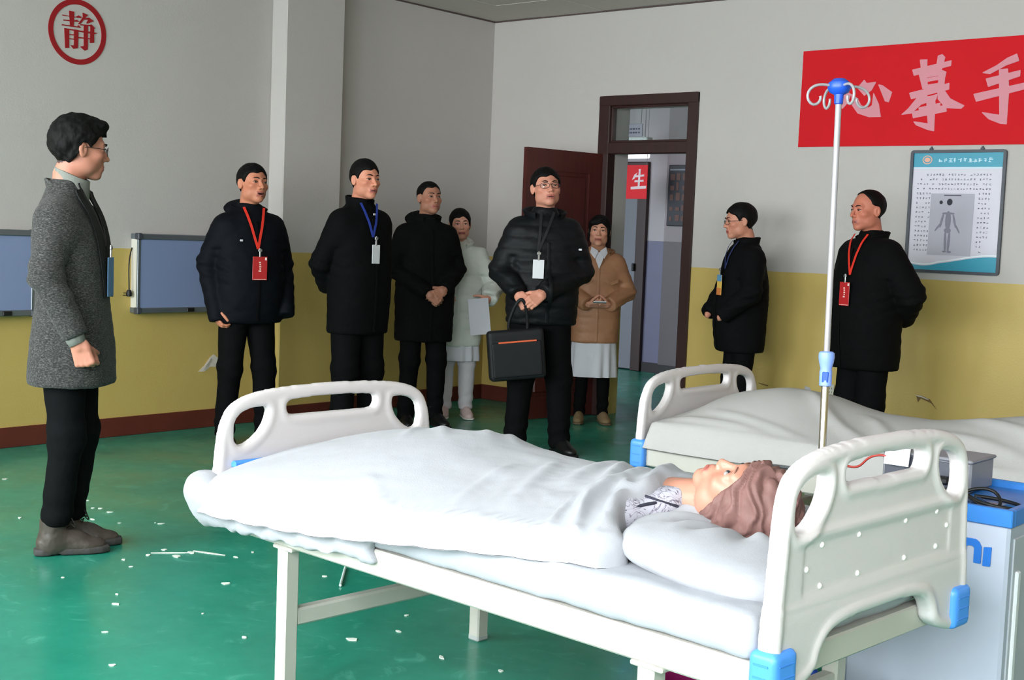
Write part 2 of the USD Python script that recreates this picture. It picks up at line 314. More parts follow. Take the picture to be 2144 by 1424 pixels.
# ------------------------------------------------------------------ corridor behind the doorway
HY = 3.1
struct('wall_corridor', cat(bx((-0.56, HY, 0), (3.2, HY + 0.2, H)), bx((-1.62, HY, 2.12), (-0.56, HY + 0.2, H)), bx((-2.4, HY, 0), (-1.62, HY + 0.2, H))), hall_mat)
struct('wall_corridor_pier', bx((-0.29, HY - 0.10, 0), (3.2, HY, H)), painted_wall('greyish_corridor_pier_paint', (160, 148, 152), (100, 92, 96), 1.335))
struct('wall_corridor_side', cat(bx((3.2, 0.24, 0), (3.4, HY, H)), bx((-2.6, 0.24, 0), (-2.4, 6.0, H)), bx((-2.4, 5.8, 0), (0.6, 6.0, H)), bx((0.5, HY + 0.2, 0), (0.6, 6, H))), hall_mat)
struct('ceiling_corridor', bx((-2.6, 0.24, 2.95), (3.4, 6.0, 3.05)), tile_mat)
struct('baseboard_corridor', cat(bx((-0.56, HY - 0.012, 0), (-0.30, HY, 0.1)), bx((-0.302, HY - 0.112, 0), (3.2, HY - 0.1, 0.1))), mat('dark_skirting', (40, 36, 38), 0.5))
d2 = props(UsdGeom.Xform.Define(stage, '/World/door_2').GetPrim(), kind='structure')
obj('frame_post', bx((-0.675, HY - 0.04, 0), (-0.555, HY + 0.22, 2.05), 0.006), brown_frame, d2)
obj('frame_post', bx((-1.62, HY - 0.04, 0), (-1.52, HY + 0.22, 2.12), 0.006), brown_frame, d2)
obj('door_panel', bx((-1.53, HY + 0.01, 0.01), (-0.67, HY + 0.06, 2.05), 0.006), mat('pale_blue_grey_paint', (132, 132, 142), 0.6), d2)
obj('frame_head', bx((-1.62, HY - 0.04, 2.05), (-0.556, HY + 0.22, 2.13), 0.006), brown_frame, d2)
obj('door_latch', bx((-0.69, HY - 0.07, 1.02), (-0.66, HY - 0.03, 1.10), 0.006), mat('black_latch', (20, 20, 22), 0.4), d2)
lamp_glow = mat('lit_lamp_diffuser', (250, 250, 255), 0.5, emit=((245, 248, 255), 1.0))
cl = thing('corridor_lamp', 'bright white strip lamp seen through the transom above the doorway', 'lamp', (-0.50, HY - 0.35, 2.11))
obj('lamp_housing', bx((-0.16, -0.05, 0.205), (0.16, 0.05, 0.235), 0.006), white_frame, cl)
obj('lamp_diffuser', bx((-0.15, -0.04, 0.03), (0.15, 0.04, 0.205), 0.012), lamp_glow, cl)
obj('suspension_rod', cat(cyl((-0.1, 0, 0.23), (-0.1, 0, 0.77), 0.004, 8), cyl((0.1, 0, 0.23), (0.1, 0, 0.77), 0.004, 8)), steel, cl)
rl = UsdLux.RectLight.Define(stage, '/World/corridor_fill_light'); rl.CreateWidthAttr(1.6); rl.CreateHeightAttr(0.5); rl.CreateIntensityAttr(0.5); rl.CreateColorAttr(Gf.Vec3f(0.93, 0.93, 1.0))  # unseen fill light added under the corridor ceiling to brighten the corridor
rl.AddTranslateOp().Set(Gf.Vec3d(0.4, 1.6, 2.93))
sg = thing('door_sign', 'small grey notice plate hanging in the corridor behind the transom glass', 'sign', (-0.33, HY - 0.7, 2.32))
obj('plate', bx((-0.14, -0.006, 0), (0.14, 0.006, 0.12), 0.003), mat('grey_sign_plate', (150, 145, 158), 0.5), sg)
rg = np.random.default_rng(9); obj('lettering', cat(*[bx((-0.12 + 0.03 * i + rg.uniform(0, .005), -0.009, 0.03 + r * 0.035), (-0.12 + 0.03 * i + 0.02, -0.006, 0.045 + r * 0.035)) for i in range(8) for r in range(2)]), mat('dark_violet_print', (70, 60, 90), 0.6), sg)
obj('hanging_cord', cat(cyl((-0.12, 0, 0.12), (-0.12, 0, 0.71), 0.003, 6), cyl((0.12, 0, 0.12), (0.12, 0, 0.71), 0.003, 6)), steel, sg)
red = mat('red_banner_cloth', (205, 24, 34), 0.75, 0.2, var=0.05, scale=3, bump=0.0015, bscale=9)
red_print = mat('bright_red_sign_print', (236, 40, 50), 0.7)
rs = thing('corridor_banner', 'small red banner with one white character hanging in the corridor', 'banner', (-0.425, HY - 0.42, 1.74))
obj('cloth', bx((-0.135, -0.003, 0), (0.125, 0.003, 0.33), 0.001), red_print, rs)
SHENG = [[(30, 70), (45, 78), (30, 52), (18, 48)], [(35, 66), (78, 70), (78, 62), (33, 58)], [(50, 92), (60, 92), (57, 14), (48, 14)], [(32, 46), (76, 49), (76, 41), (31, 38)], [(14, 20), (90, 24), (90, 13), (14, 9)]]
pink = mat('pale_pink_banner_lettering', (214, 140, 152), 0.7)
wht = mat('white_lettering', (246, 220, 226), 0.7)
obj('character', onto(prism(affinity.scale(unary_union([Polygon(p).buffer(0) for p in SHENG]), 0.0024, 0.0024, origin=(0, 0)), 0.002), (-0.10, -0.003, 0.07), (1, 0, 0), (0, 0, 1), (0, -1, 0)), wht, rs)
obj('hanging_cord', cat(cyl((-0.12, 0, 0.33), (-0.12, 0, 1.14), 0.002, 6), cyl((0.11, 0, 0.33), (0.11, 0, 1.14), 0.002, 6)), steel, rs)
nb = thing('notice_board', 'tall dark framed notice board on the corridor wall beyond the doorway', 'notice board', (-0.255, HY - 0.1, 1.49))
obj('board', bx((-0.0, -0.025, 0), (0.24, 0, 0.60), 0.006), mat('dark_board', (44, 44, 52), 0.5), nb)
rg = np.random.default_rng(3)
for i in range(15):
    obj('notice', bx((0.03 + 0.07 * (i % 3), -0.028, 0.05 + 0.10 * (i // 3)), (0.03 + 0.07 * (i % 3) + rg.uniform(.03, .055), -0.025, 0.05 + 0.10 * (i // 3) + rg.uniform(.03, .08))), mat('faded_notice_print', (104, 72, 66), 0.6), nb)
obj('light_strip', bx((0.02, -0.028, 0.545), (0.22, -0.025, 0.56)), mat('pale_strip', (130, 130, 140), 0.5), nb)

# ------------------------------------------------------------------ round sign on the left wall
dred = mat('dark_red_wall_sign_print', (150, 18, 26), 0.55)
JING = [[(-56,112),(-26,112),(-28,28),(-48,25)],[(-100,83),(-52,84),(-13,84),(3,95),(21,88),(21,84),(-95,81)],[(-92,57),(-24,61),(-8,68),(8,60),(-92,53)],[(-101,29),(-4,30),(4,38),(19,27),(-101,25)],[(-85,9),(-57,2),(-56,-98),(-78,-101)],[(-85,9),(4,10),(4,6),(-81,4)],[(-23,10),(3,11),(1,-92),(-25,-99),(-43,-83),(-22,-81)],[(-59,-21),(-21,-18),(-21,-22),(-58,-24)],[(-58,-45),(-21,-43),(-21,-46),(-58,-48)],[(31,114),(62,107),(12,47),(4,46),(34,91)],[(38,82),(70,92),(102,78),(61,58),(57,61),(69,82),(41,79)],[(18,46),(74,51),(88,55),(111,38),(105,33),(106,-47),(81,-51),(84,46),(19,42)],[(3,9),(85,12),(125,11),(105,3),(3,4)],[(5,-29),(82,-26),(82,-30),(5,-33)],[(40,46),(64,50),(65,-91),(47,-100),(20,-82),(42,-76)]]
ws = thing('quiet_sign', 'round red sign with one red character in a ring on the left wall', 'sign', (0, -3.686, 2.411))
flat = dict(ex=(0, 1, 0), ey=(0, 0, 1), ez=(1, 0, 0))
obj('ring', onto(prism(Point(0, 0).buffer(0.187, 48).difference(Point(0, 0).buffer(0.157, 48)), 0.004), (0, 0, 0), **flat), dred, ws)
obj('character', onto(prism(affinity.scale(unary_union([Polygon(p).buffer(1.2) for p in JING]), 0.001, 0.001, origin=(0, 0)), 0.004), (0, 0.0, 0), **flat), dred, ws)

# ------------------------------------------------------------------ red banner on the back wall
bn = thing('red_banner', 'long red cloth banner with pale pink characters high on the back wall', 'banner', (0, 0, 0))
gx, gz = np.meshgrid(np.linspace(2.738, 7.4, 150), np.linspace(0, 1, 16), indexing='ij')
top, bot = 2.622 + 0.006 * (gx - 2.74), 1.992 - 0.003 * (gx - 2.74)
yy = -0.006 - 0.005 * (0.5 + fbm(np.stack([gx * 2.2, gz * 1.2, gx * 0], -1), 2, 5))
fv, ff = grid_mesh(np.stack([gx, yy, bot + gz * (top - bot)], -1)); bv = fv.copy(); bv[:, 1] += 0.002
obj('cloth', trimesh.Trimesh(np.vstack([fv, bv]), np.vstack([ff, ff[:, ::-1] + len(fv)]), process=False), red, bn, smooth=True)
def raised(polys, y=-0.0125, t=0.002): return onto(prism(affinity.scale(unary_union([Polygon(p).buffer(3, 3).simplify(1) for p in polys]), 0.001, 0.001, origin=(0, 0)), t), (0, y + t, 0), (1, 0, 0), (0, 0, 1), (0, -1, 0))
XIN = [[(3050,2351),(3098,2325),(3074,2269),(3042,2236),(3033,2256)],[(3101,2324),(3145,2295),(3171,2251),(3225,2234),(3248,2249),(3253,2325),(3291,2254),(3309,2177),(3229,2178),(3151,2204),(3110,2257)],[(3183,2412),(3200,2390),(3263,2396),(3236,2347),(3190,2315),(3141,2365)],[(3284,2378),(3309,2372),(3375,2327),(3358,2268),(3334,2274),(3309,2327)]]
MO = [[(3504,2460),(3747,2504),(3746,2475),(3515,2426)],[(3549,2519),(3593,2519),(3597,2440),(3564,2439)],[(3663,2538),(3688,2545),(3706,2527),(3690,2456),(3654,2451)],[(3547,2433),(3593,2430),(3610,2342),(3576,2343)],[(3556,2437),(3685,2453),(3719,2436),(3714,2406),(3677,2420),(3565,2408)],[(3677,2438),(3715,2436),(3710,2341),(3674,2342)],[(3595,2403),(3677,2412),(3676,2393),(3596,2384)],[(3579,2360),(3702,2373),(3702,2328),(3592,2322)],[(3493,2317),(3743,2367),(3743,2331),(3507,2281)],[(3567,2313),(3620,2317),(3565,2238),(3511,2192),(3451,2186),(3491,2220)],[(3671,2342),(3711,2331),(3756,2272),(3845,2227),(3829,2211),(3732,2218),(3679,2275)],[(3549,2273),(3671,2302),(3667,2274),(3565,2243)],[(3559,2223),(3695,2248),(3693,2226),(3568,2200)],[(3518,2199),(3731,2234),(3737,2197),(3527,2163)],[(3604,2291),(3661,2292),(3665,2078),(3621,2089),(3548,2119),(3533,2138),(3626,2123)]]
SHOU = [[(3949,2421),(4027,2458),(4090,2500),(4144,2521),(4158,2482),(4086,2460),(3991,2413)],[(3971,2383),(4170,2423),(4170,2391),(3987,2337)],[(3902,2294),(4194,2347),(4286,2366),(4295,2329),(4196,2312),(3920,2251)],[(4047,2434),(4096,2436),(4111,2311),(4110,2110),(4077,2113),(4003,2143),(3961,2182),(4067,2163)]]
for g in (XIN, MO, SHOU): obj('character', raised(g), pink, bn)

# ------------------------------------------------------------------ framed anatomy poster
po = thing('wall_poster', 'framed blue and white medical poster with a body diagram on the back wall', 'poster', (3.531, -0.001, 1.200))
PW, PH = 0.597, 0.760
fm = mat('dark_grey_frame_plastic', (72, 76, 84), 0.45)
ring = affinity.translate(sbox(0, 0, PW, PH), 0, 0).buffer(-0.02).buffer(0.02, 6); face = lambda m, y: onto(m, (0, y, 0), (1, 0, 0), (0, 0, 1), (0, -1, 0))
obj('poster_frame', face(prism(ring.difference(sbox(0.018, 0.018, PW - 0.018, PH - 0.018)), 0.022), 0), fm, po)
obj('backing', face(prism(sbox(0.01, 0.01, PW - 0.01, PH - 0.01), 0.008), 0), mat('poster_paper', (206, 202, 214), 0.4, 0.5), po)
teal, pale = mat('teal_poster_print', (58, 152, 178), 0.4), mat('pale_blue_poster_print', (190, 222, 236), 0.4)
obj('header_band', face(prism(sbox(0.018, PH - 0.105, PW - 0.018, PH - 0.018), 0.001), -0.008), teal, po)
obj('header_line', face(prism(sbox(0.018, PH - 0.114, PW - 0.018, PH - 0.108), 0.001), -0.008), pale, po)
wx = np.linspace(0.018, PW - 0.018, 40); s_ = (wx - 0.018) / (PW - 0.036); wz = 0.055 + 0.055 * (0.5 - 0.5 * np.cos(np.pi * np.clip((s_ - 0.2) / 0.75, 0, 1))) - 0.012 * np.sin(np.pi * np.clip(s_ / 0.35, 0, 1))
obj('footer_wave', face(prism(Polygon([(wx[0], 0.018)] + list(zip(wx, wz)) + [(wx[-1], 0.018)]), 0.001), -0.008), teal, po)
obj('wave_line', face(prism(Polygon(list(zip(wx, wz + 0.006)) + list(zip(wx[::-1], wz[::-1] + 0.013))), 0.001), -0.008), mat('white_poster_line', (232, 238, 244), 0.4), po)
em = mat('poster_emblem_print', (228, 170, 150), 0.5)
obj('emblem', face(cat(prism(affinity.scale(Point(0.105, PH - 0.060).buffer(0.030, 24).difference(Point(0.105, PH - 0.060).buffer(0.024, 24)), 1.05, 0.9), 0.001), prism(affinity.scale(Point(0.105, PH - 0.060).buffer(0.018, 24), 1.05, 0.8), 0.001)), -0.009), em, po)
def scribble(rg, x, z, s):
    out = []
    for _ in range(rg.integers(3, 6)):
        if rg.random() < 0.6: cx, cz, w, h = rg.uniform(.3, .7), rg.uniform(.1, .9), rg.uniform(.5, .9), 0.13
        else: cx, cz, w, h = rg.uniform(.2, .8), rg.uniform(.35, .65), 0.13, rg.uniform(.5, .9)
        out.append(sbox(x + s * (cx - w / 2), z + s * (cz - h / 2), x + s * (cx + w / 2), z + s * (cz + h / 2)))
    return out
rg = np.random.default_rng(12); T = []
for k in range(11): T += scribble(rg, 0.175 + 0.031 * k, PH - 0.077, 0.028)
obj('title', face(prism(unary_union(T), 0.001), -0.009), pale, po)
T = []
for r in range(17):
    z = PH - 0.158 - 0.0292 * r
    for c in range(24):
        x = 0.048 + 0.0196 * c
        if (r == 0 and c < 3) or rg.random() < 0.13 or (r >= 4 and 0.135 < x < 0.435) or (r > 13 and x > 0.43 and c > 21): continue
        T += scribble(rg, x, z, 0.0135)
obj('body_text', face(prism(unary_union(T), 0.0008), -0.008), mat('grey_poster_text', (92, 92, 108), 0.6), po)
sh = mat('photocopied_sheet_paper', (176, 174, 186), 0.6)
gx, gz = np.meshgrid(np.linspace(0.142, 0.415, 10), np.linspace(0.112, 0.492, 12), indexing='ij')
fv, ff = grid_mesh(np.stack([gx + 0.01 * (gz - 0.3), -0.0105 - 0.004 * np.abs(fbm(np.stack([gx * 6, gz * 6, gx], -1), 2, 3)), gz], -1)); bv = fv + A([0, 0.0012, 0])
obj('pasted_sheet', trimesh.Trimesh(np.vstack([fv, bv]), np.vstack([ff, ff[:, ::-1] + len(fv)]), process=False), sh, po, smooth=True)
E_ = lambda x, z, a, b, r=0: affinity.rotate(affinity.scale(Point(x, z).buffer(1, 12), a, b), r)
fig = [E_(.212, .438, .010, .011)]
soft = [E_(.262, .370, .040, .007), E_(.262, .325, .017, .060), E_(.222, .325, .006, .045, -12), E_(.302, .325, .006, .045, 14), E_(.200, .285, .005, .032, -35), E_(.325, .275, .005, .030, 28), E_(.262, .265, .022, .016), E_(.252, .195, .008, .065, 2), E_(.274, .195, .008, .065, -2), E_(.250, .135, .012, .006), E_(.280, .133, .014, .006)]
obj('head_diagram', face(prism(unary_union([E_(.266, .440, .017, .020)] + fig), 0.0012), -0.0135), mat('dark_diagram_ink', (40, 40, 52), 0.6), po)
obj('body_diagram', face(prism(unary_union(soft), 0.001), -0.0135), mat('grey_diagram_ink', (128, 126, 140), 0.6), po)
obj('sheet_clip', face(prism(sbox(.228, .478, .336, .484), 0.002), -0.0135), mat('dark_clip', (70, 70, 80), 0.5), po)
for x in (0.125, 0.445): obj('hook', cat(bx((x - 0.012, -0.012, PH), (x + 0.012, 0, PH + 0.012), 0.003), bx((x - 0.006, -0.008, PH + 0.01), (x + 0.006, 0, PH + 0.022), 0.002)), fm, po)

# ------------------------------------------------------------------ X-ray film viewers on the left wall
alu, panel = mat('grey_viewer_frame_metal', (118, 124, 130), 0.35, metal=0.6), mat('pale_blue_viewer_screen', (126, 140, 176), 0.28, 0.5)
cream, blk = mat('cream_viewer_housing', (206, 202, 192), 0.45), mat('black_rubber', (16, 16, 17), 0.5)
def viewer(ya, yb, label, cord=True):
    z0, z1, t = 0.762, 1.250, 0.075
    o = thing('film_viewer', label, 'light box', (0, ya, z0)); L, Z = yb - ya, z1 - z0
    obj('housing', bx((0, 0.002, 0.004), (t - 0.006, L - 0.002, Z - 0.004), 0.004), cream, o)
    obj('screen', bx((t - 0.008, 0.018, 0.034), (t - 0.001, L - 0.018, Z - 0.034)), panel, o)
    obj('top_rail', bx((0, -0.002, Z - 0.034), (t + 0.008, L + 0.002, Z), 0.004), alu, o)
    obj('bottom_rail', bx((0, -0.002, 0), (t + 0.008, L + 0.002, 0.034), 0.004), alu, o)
    for y in (0.0, L - 0.022): obj('side_rail', bx((t - 0.012, y, 0.03), (t + 0.002, y + 0.022, Z - 0.03), 0.003), alu, o)
    for y in (-0.004, L - 0.026):
        for z in (-0.004, Z - 0.036): obj('corner_cap', bx((t - 0.03, y, z), (t + 0.012, y + 0.03, z + 0.04), 0.005), mat('dark_corner_plastic', (62, 64, 72), 0.45), o)
    for y in (0.36, L - 0.2):
        if y < L - 0.1: obj('switch', bx((t, y, 0.004), (t + 0.016, y + 0.055, 0.03), 0.004), blk, o)
    if cord:
        obj('power_cord', tube(spline([(0.02, -0.004, 0.40), (0.03, -0.03, 0.30), (0.035, -0.032, 0.2), (0.035, -0.03, 0.14)], 14), 0.004, 6), blk, o, smooth=True)
        obj('plug', cat(lathe([(0, 0), (0.016, 0.004), (0.019, 0.02), (0.012, 0.042), (0, 0.045)], 14, (0.035, -0.03, 0.10)), bx((0.03, -0.07, 0.108), (0.036, -0.045, 0.112)), bx((0.03, -0.068, 0.122), (0.036, -0.045, 0.126))), blk, o, smooth=40)
    return o
viewer(-3.305, -2.50, 'wall-mounted X-ray film viewer with hanging black plug behind the man with red lanyard')
viewer(-4.90, -3.98, 'wall-mounted X-ray film viewer at the edge behind the man in grey coat', False)

# ------------------------------------------------------------------ damaged plaster, socket
plaster, grey_patch = mat('bare_plaster', (214, 204, 192), 0.9, var=0.08, scale=30), mat('bare_grey_plaster', (170, 168, 172), 0.9, var=0.1, scale=30)
def patch(name, label, poly, left, m, curl=True):
    P = Polygon([(a / 1000, b / 1000) for a, b in poly]).buffer(0); c = P.centroid
    P = affinity.translate(P, -c.x, -c.y); P = max(getattr(P, 'geoms', [P]), key=lambda g: g.area)
    o = thing(name, label, 'wall damage', (0, c.x, c.y) if left else (c.x, 0, c.y)); kw = dict(ex=(0, 1, 0), ey=(0, 0, 1), ez=(1, 0, 0)) if left else dict(ex=(1, 0, 0), ey=(0, 0, 1), ez=(0, -1, 0))
    obj('bare_patch', onto(prism(P, 0.002), (0, 0, 0), **kw), m, o)
    if curl and len(P.exterior.coords) > 4:
        E = np.array(P.exterior.coords)[:-1]; k = len(E) // 2; flap = Polygon([E[0], E[1], E[2], E[2] * 0.62, E[1] * 0.55, E[0] * 0.66]).buffer(0)
        g = onto(prism(flap, 0.0015), (0, 0, 0), **kw); n = A(kw['ez']); g.vertices += np.outer(0.004 + 0.02 * np.clip(np.linalg.norm(g.vertices, axis=1) / 0.1, 0, 1), n); obj('peeling_flap', g, plaster, o)
patch('peeled_paint', 'patch of bare pale plaster with curling paint low on the left wall', [(-2786,369),(-2739,407),(-2695,459),(-2668,476),(-2594,425),(-2605,391),(-2693,396),(-2738,367)], True, plaster)
patch('peeled_paint', 'grey patch of bare plaster beside the drip stand on the back wall', [(2884,402),(2917,397),(2938,369),(2975,369),(2968,330),(2998,295),(2980,288),(2875,324)], False, grey_patch, False)
patch('peeled_paint', 'curling flake of yellow paint low on the back wall under the poster', [(3656,427),(3693,425),(3749,407),(3796,347),(3757,384),(3688,406),(3660,361),(3631,346),(3672,378)], False, mat('dark_crack', (120, 96, 60), 0.9))
patch('peeled_paint', 'short crack in the yellow paint beside the far bed end', [(2530,389),(2611,378),(2604,370),(2538,383)], False, mat('dark_crack', (120, 96, 60), 0.9), False)
so = thing('wall_socket', 'small white wall socket plate low on the back wall behind the drip stand', 'socket', (3.075, 0, 0.345)); obj('socket_plate', bx((-0.022, -0.009, 0), (0.022, 0, 0.09), 0.003), mat('grey_socket_plastic', (186, 184, 172), 0.4), so)
for z in (0.03, 0.055): obj('socket_slot', cat(bx((-0.010, -0.0095, z), (-0.007, -0.009, z + 0.012)), bx((0.007, -0.0095, z), (0.010, -0.009, z + 0.012))), blk, so)

# ------------------------------------------------------------------ flakes on the floor
FL = [(1.49,-4.59),(1.54,-4.54),(1.7,-4.61),(1.73,-4.59),(1.82,-4.6),(1.9,-4.74),(1.68,-4.96),(0.84,-4.57),(2.04,-4.69),(2.13,-4.57),(2.16,-4.56),(2.67,-5.34),(2.99,-5.32),(2.59,-5.03),(2.7,-5.07),(2.59,-4.92),(2.56,-4.82),(2.68,-4.85),(2.67,-4.77),(3.13,-4.95),(2.84,-4.68),(2.82,-4.58),(3.09,-5.39),(3.38,-5.24),(3.29,-4.61),(3.97,-4.89),(4.25,-4.98),(3.93,-5.06),(3.86,-4.74),(4.46,-4.94),(3.68,-5.3),(3.63,-5.75),(3.34,-5.59)]
rg = np.random.default_rng(21); flake = mat('white_paint_flake', (214, 222, 210), 0.8)
for k, (x, y) in enumerate(FL):
    big = k in (15, 16, 17, 19, 27, 18); r = rg.uniform(0.011, 0.017) if big else rg.uniform(0.005, 0.011); n = 7
    a = np.linspace(0, 2 * np.pi, n, endpoint=False) + rg.uniform(0, .5, n); rr = r * rg.uniform(0.6, 1.1, n); el = rg.uniform(1.0, 2.2); t = rg.uniform(-0.5, 1.2)
    P = Polygon(np.stack([el * rr * np.cos(a), rr * np.sin(a)], 1)).buffer(0); m = prism(affinity.rotate(P, math.degrees(t)), 0.0025); m.apply_translation((0, 0, 0.0002))
    o = thing('white_flake', 'small white flake lying on the green floor', 'flake', (x, y, 0), 0, 'white flakes scattered over the green floor'); obj('chip', m, flake, o)
for (x, y, L, a, lb) in ((2.62, -4.83, 0.16, 0.9, 'torn strip of pale paper on the floor, the one nearer the grey-coated man'), (2.72, -4.72, 0.15, 0.35, 'torn strip of pale paper on the floor, the one nearer the bed')):
    m = prism(affinity.rotate(Polygon([(-L / 2, -.004), (0, -.009), (L / 2, -.002), (L / 2, .003), (0, .008), (-L / 2, .005)]), math.degrees(a), origin=(0, 0)), 0.002)
    o = thing('paper_strip', lb, 'paper', (x, y, 0.0002), 0, 'torn paper strips on the floor'); obj('strip', m, flake, o)
o = thing('drinking_straw', 'pale straw lying on the green floor under the near bed', 'straw', (3.348, -4.57, 0.006)); obj('straw', tube([(0.09, -0.095, 0), (-0.09, 0.095, 0)], 0.005, 8), mat('pale_plastic', (206, 226, 222), 0.4), o)
# ================================================================== the near bed (local axes: x foot to head, y from the window side, z up)
plastic = mat('off_white_bed_plastic', (204, 197, 197), 0.38, 0.5, bump=0.0003, bscale=220)
paint = mat('cream_bed_frame_paint', (184, 180, 171), 0.35, 0.5)
blue = mat('blue_corner_bumper_plastic', (74, 142, 226), 0.38, 0.5)
cloth_w = mat('white_bed_cotton', (156, 157, 162), 0.85, 0.15, bump=0.0005, bscale=350, sheen=0.1)
cloth_g = mat('greyish_white_bed_cotton', (172, 169, 167), 0.9, 0.1, bump=0.0005, bscale=350)
matt = mat('white_mattress_cover', (158, 160, 166), 0.85, 0.15, bump=0.0005, bscale=300)
def smooth_poly(pts, n=3):
    P = np.asarray(pts, float)
    for _ in range(n):
        Q = np.roll(P, -1, 0); P = np.stack([0.75 * P + 0.25 * Q, 0.25 * P + 0.75 * Q], 1).reshape(-1, 2)
    return Polygon(P)
def end_board(wide, zc, hi, arch_lo, detail):
    """A moulded end panel, thickness along y, x across the bed: tube-like rim, corner grips, a hand slot."""
    W = wide; k = W / 0.84
    out = [(0.0, zc), (0.0, zc + .12), (0.012, zc + .26), (0.022, hi - .10), (0.050, hi - .045), (0.13, hi - .012), (0.28, hi), (0.42, hi + .002)]
    out = [(x * k, z) for x, z in out]; right = [(W - x, z) for x, z in out[::-1]][1:]
    arch = [(W - .045, zc - .004), (W - .165 * k, zc + .03), (W - .18 * k, zc + .085), (W - .235 * k, arch_lo), (W / 2, arch_lo + .006), (.235 * k, arch_lo), (.18 * k, zc + .085), (.165 * k, zc + .03), (.045, zc - .004)]
    body = smooth_poly(out + right + arch, 2)
    d = hi - 0.925
    h1 = smooth_poly([(.060 * k, .800 + d), (.066 * k, .838 + d), (.100 * k, .862 + d), (.176 * k, .872 + d), (.182 * k, .845 + d), (.160 * k, .795 + d), (.100 * k, .752 + d), (.064 * k, .760 + d)], 2)
    h2 = affinity.scale(h1, -1, 1, origin=(W / 2, 0))
    s = smooth_poly([(.250 * k, .838 + d), (.244 * k, .876 + d), (.28 * k, .884 + d), (.42 * k, .889 + d), (.56 * k, .884 + d), (W - .244 * k, .876 + d), (W - .250 * k, .838 + d), (.56 * k, .835 + d), (.28 * k, .835 + d)], 2)
    pl = body.difference(h1).difference(h2).difference(s)
    def half(x, z, dd):
        h = np.full_like(x, 0.0155)
        h += (0.0065 if detail else 0.003) * np.clip(1 - np.abs(dd + 0.018) / 0.018, 0, 1)                               # rim swells into a tube
        y0 = np.zeros_like(x)
        if detail:                                                                             # outer face: bar, recessed field, lower rib
            rec = (x > .10) & (x < W - .10) & (z > .635) & (z < .735)
            e = np.minimum.reduce([x - .10, W - .10 - x, z - .622, .735 - z]); field_ = np.clip(e / .010, 0, 1)
            h -= 0.003 * field_
            h += 0.006 * np.exp(-((z - .748) / .012) ** 2) * np.clip((x - .07) / .03, 0, 1) * np.clip((W - .07 - x) / .03, 0, 1)
            h += 0.003 * np.exp(-((z - .606) / .007) ** 2)
            h += 0.003 * np.clip((.60 - z) / .01, 0, 1)
        return h, y0
    f = plate_sdf(pl, (-.03, zc - .05), (W + .03, hi + .04), 0.0025, half, 0.010)
    m = field(f, (-.012, -.032, zc - .02), (W + .012, .032, hi + .015), 0.006)
    return m
def bumper(cx, y_in, side, zb, zt, parent, tx=0.040, wy=0.09, ribs=True):
    """A blue corner bumper wrapped round the foot of an end board; side = +1 / -1 is the outer direction along y."""
    y0, y1 = y_in, y_in + side * wy
    def f(X):
        d = rbox(X, (cx, (y0 + y1) / 2, (zb + zt) / 2), (tx, wy / 2, (zt - zb) / 2), 0.016)
        return smax(d, -(zt - 0.012 + 0.3 * (np.abs(X[:, 0] - cx) - 0.02) - X[:, 2]) * -1 - 0.004, 0.004) if False else d
    m = field(f, (cx - tx - .01, min(y0, y1) - .01, zb - .01), (cx + tx + .01, max(y0, y1) + .01, zt + .01), 0.006)
    b = obj('corner_bumper', m, blue, parent, smooth=True)
    if ribs:
        ya, yb = sorted((y0, y1)); zs = np.linspace(zb + .022, zt - .028, 3)
        rib = [bx((cx - tx - .0012, ya + .016, zz), (cx + tx + .0012, yb - .016, zz + .004), .001) for zz in zs] + [bx((cx - tx + .016, min(y1, y1 + side * .0012), zz), (cx + tx - .016, max(y1, y1 + side * .0012), zz + .004)) for zz in zs]
        obj('grip_ridge', cat(*rib), mat('mid_blue_bumper_ridge', (62, 128, 212), 0.4), b)
def heightfield(bound, height, base, nu=120, nv=60, edge=0.04, round_h=0.03, ruff=None):
    """A cloth body over the outline bound(u, v) -> (x, y): its top follows height(x, y), its edge rolls over, its underside is base(x, y)."""
    t = lambda n: np.concatenate([[0, .003, .010, .022], np.linspace(.04, .96, n), [.978, .990, .997, 1]])
    U, V = np.meshgrid(t(nu), t(nv), indexing='ij'); x, y = bound(U, V)
    P = np.stack([x, y], -1); e = np.full(x.shape, 9.0)
    B = np.concatenate([P[0], P[-1], P[:, 0], P[:, -1]]); dist = cKDTree(B).query(P.reshape(-1, 2))[0].reshape(x.shape)
    q = np.clip(dist / edge, 0, 1); fall = np.sqrt(np.maximum(1 - (1 - q) ** 2, 0)); zb = base(x, y); zt = height(x, y)
    lo = zb + round_h * fall; z = np.minimum(zb + fall * (zt - zb), np.maximum(zt, lo)) if False else zb + fall * (zt - zb)
    fv, ff = grid_mesh(np.stack([x, y, z], -1)); bv, _ = grid_mesh(np.stack([x, y, np.minimum(zb, z) - 0.0015], -1))
    n, m_ = x.shape; rim = np.concatenate([np.arange(m_ - 1), np.arange(m_ - 1, n * m_ - 1, m_), np.arange(n * m_ - 1, (n - 1) * m_, -1), np.arange((n - 1) * m_, 0, -m_)])
    r2 = np.roll(rim, -1); k = len(fv); side = np.vstack([np.stack([rim, rim + k, r2 + k], 1), np.stack([rim, r2 + k, r2], 1)])
    m = trimesh.Trimesh(np.vstack([fv, bv]), np.vstack([ff, ff[:, ::-1] + k, side]), process=False)
    return m if m.volume > 0 else trimesh.Trimesh(m.vertices, m.faces[:, ::-1], process=False)
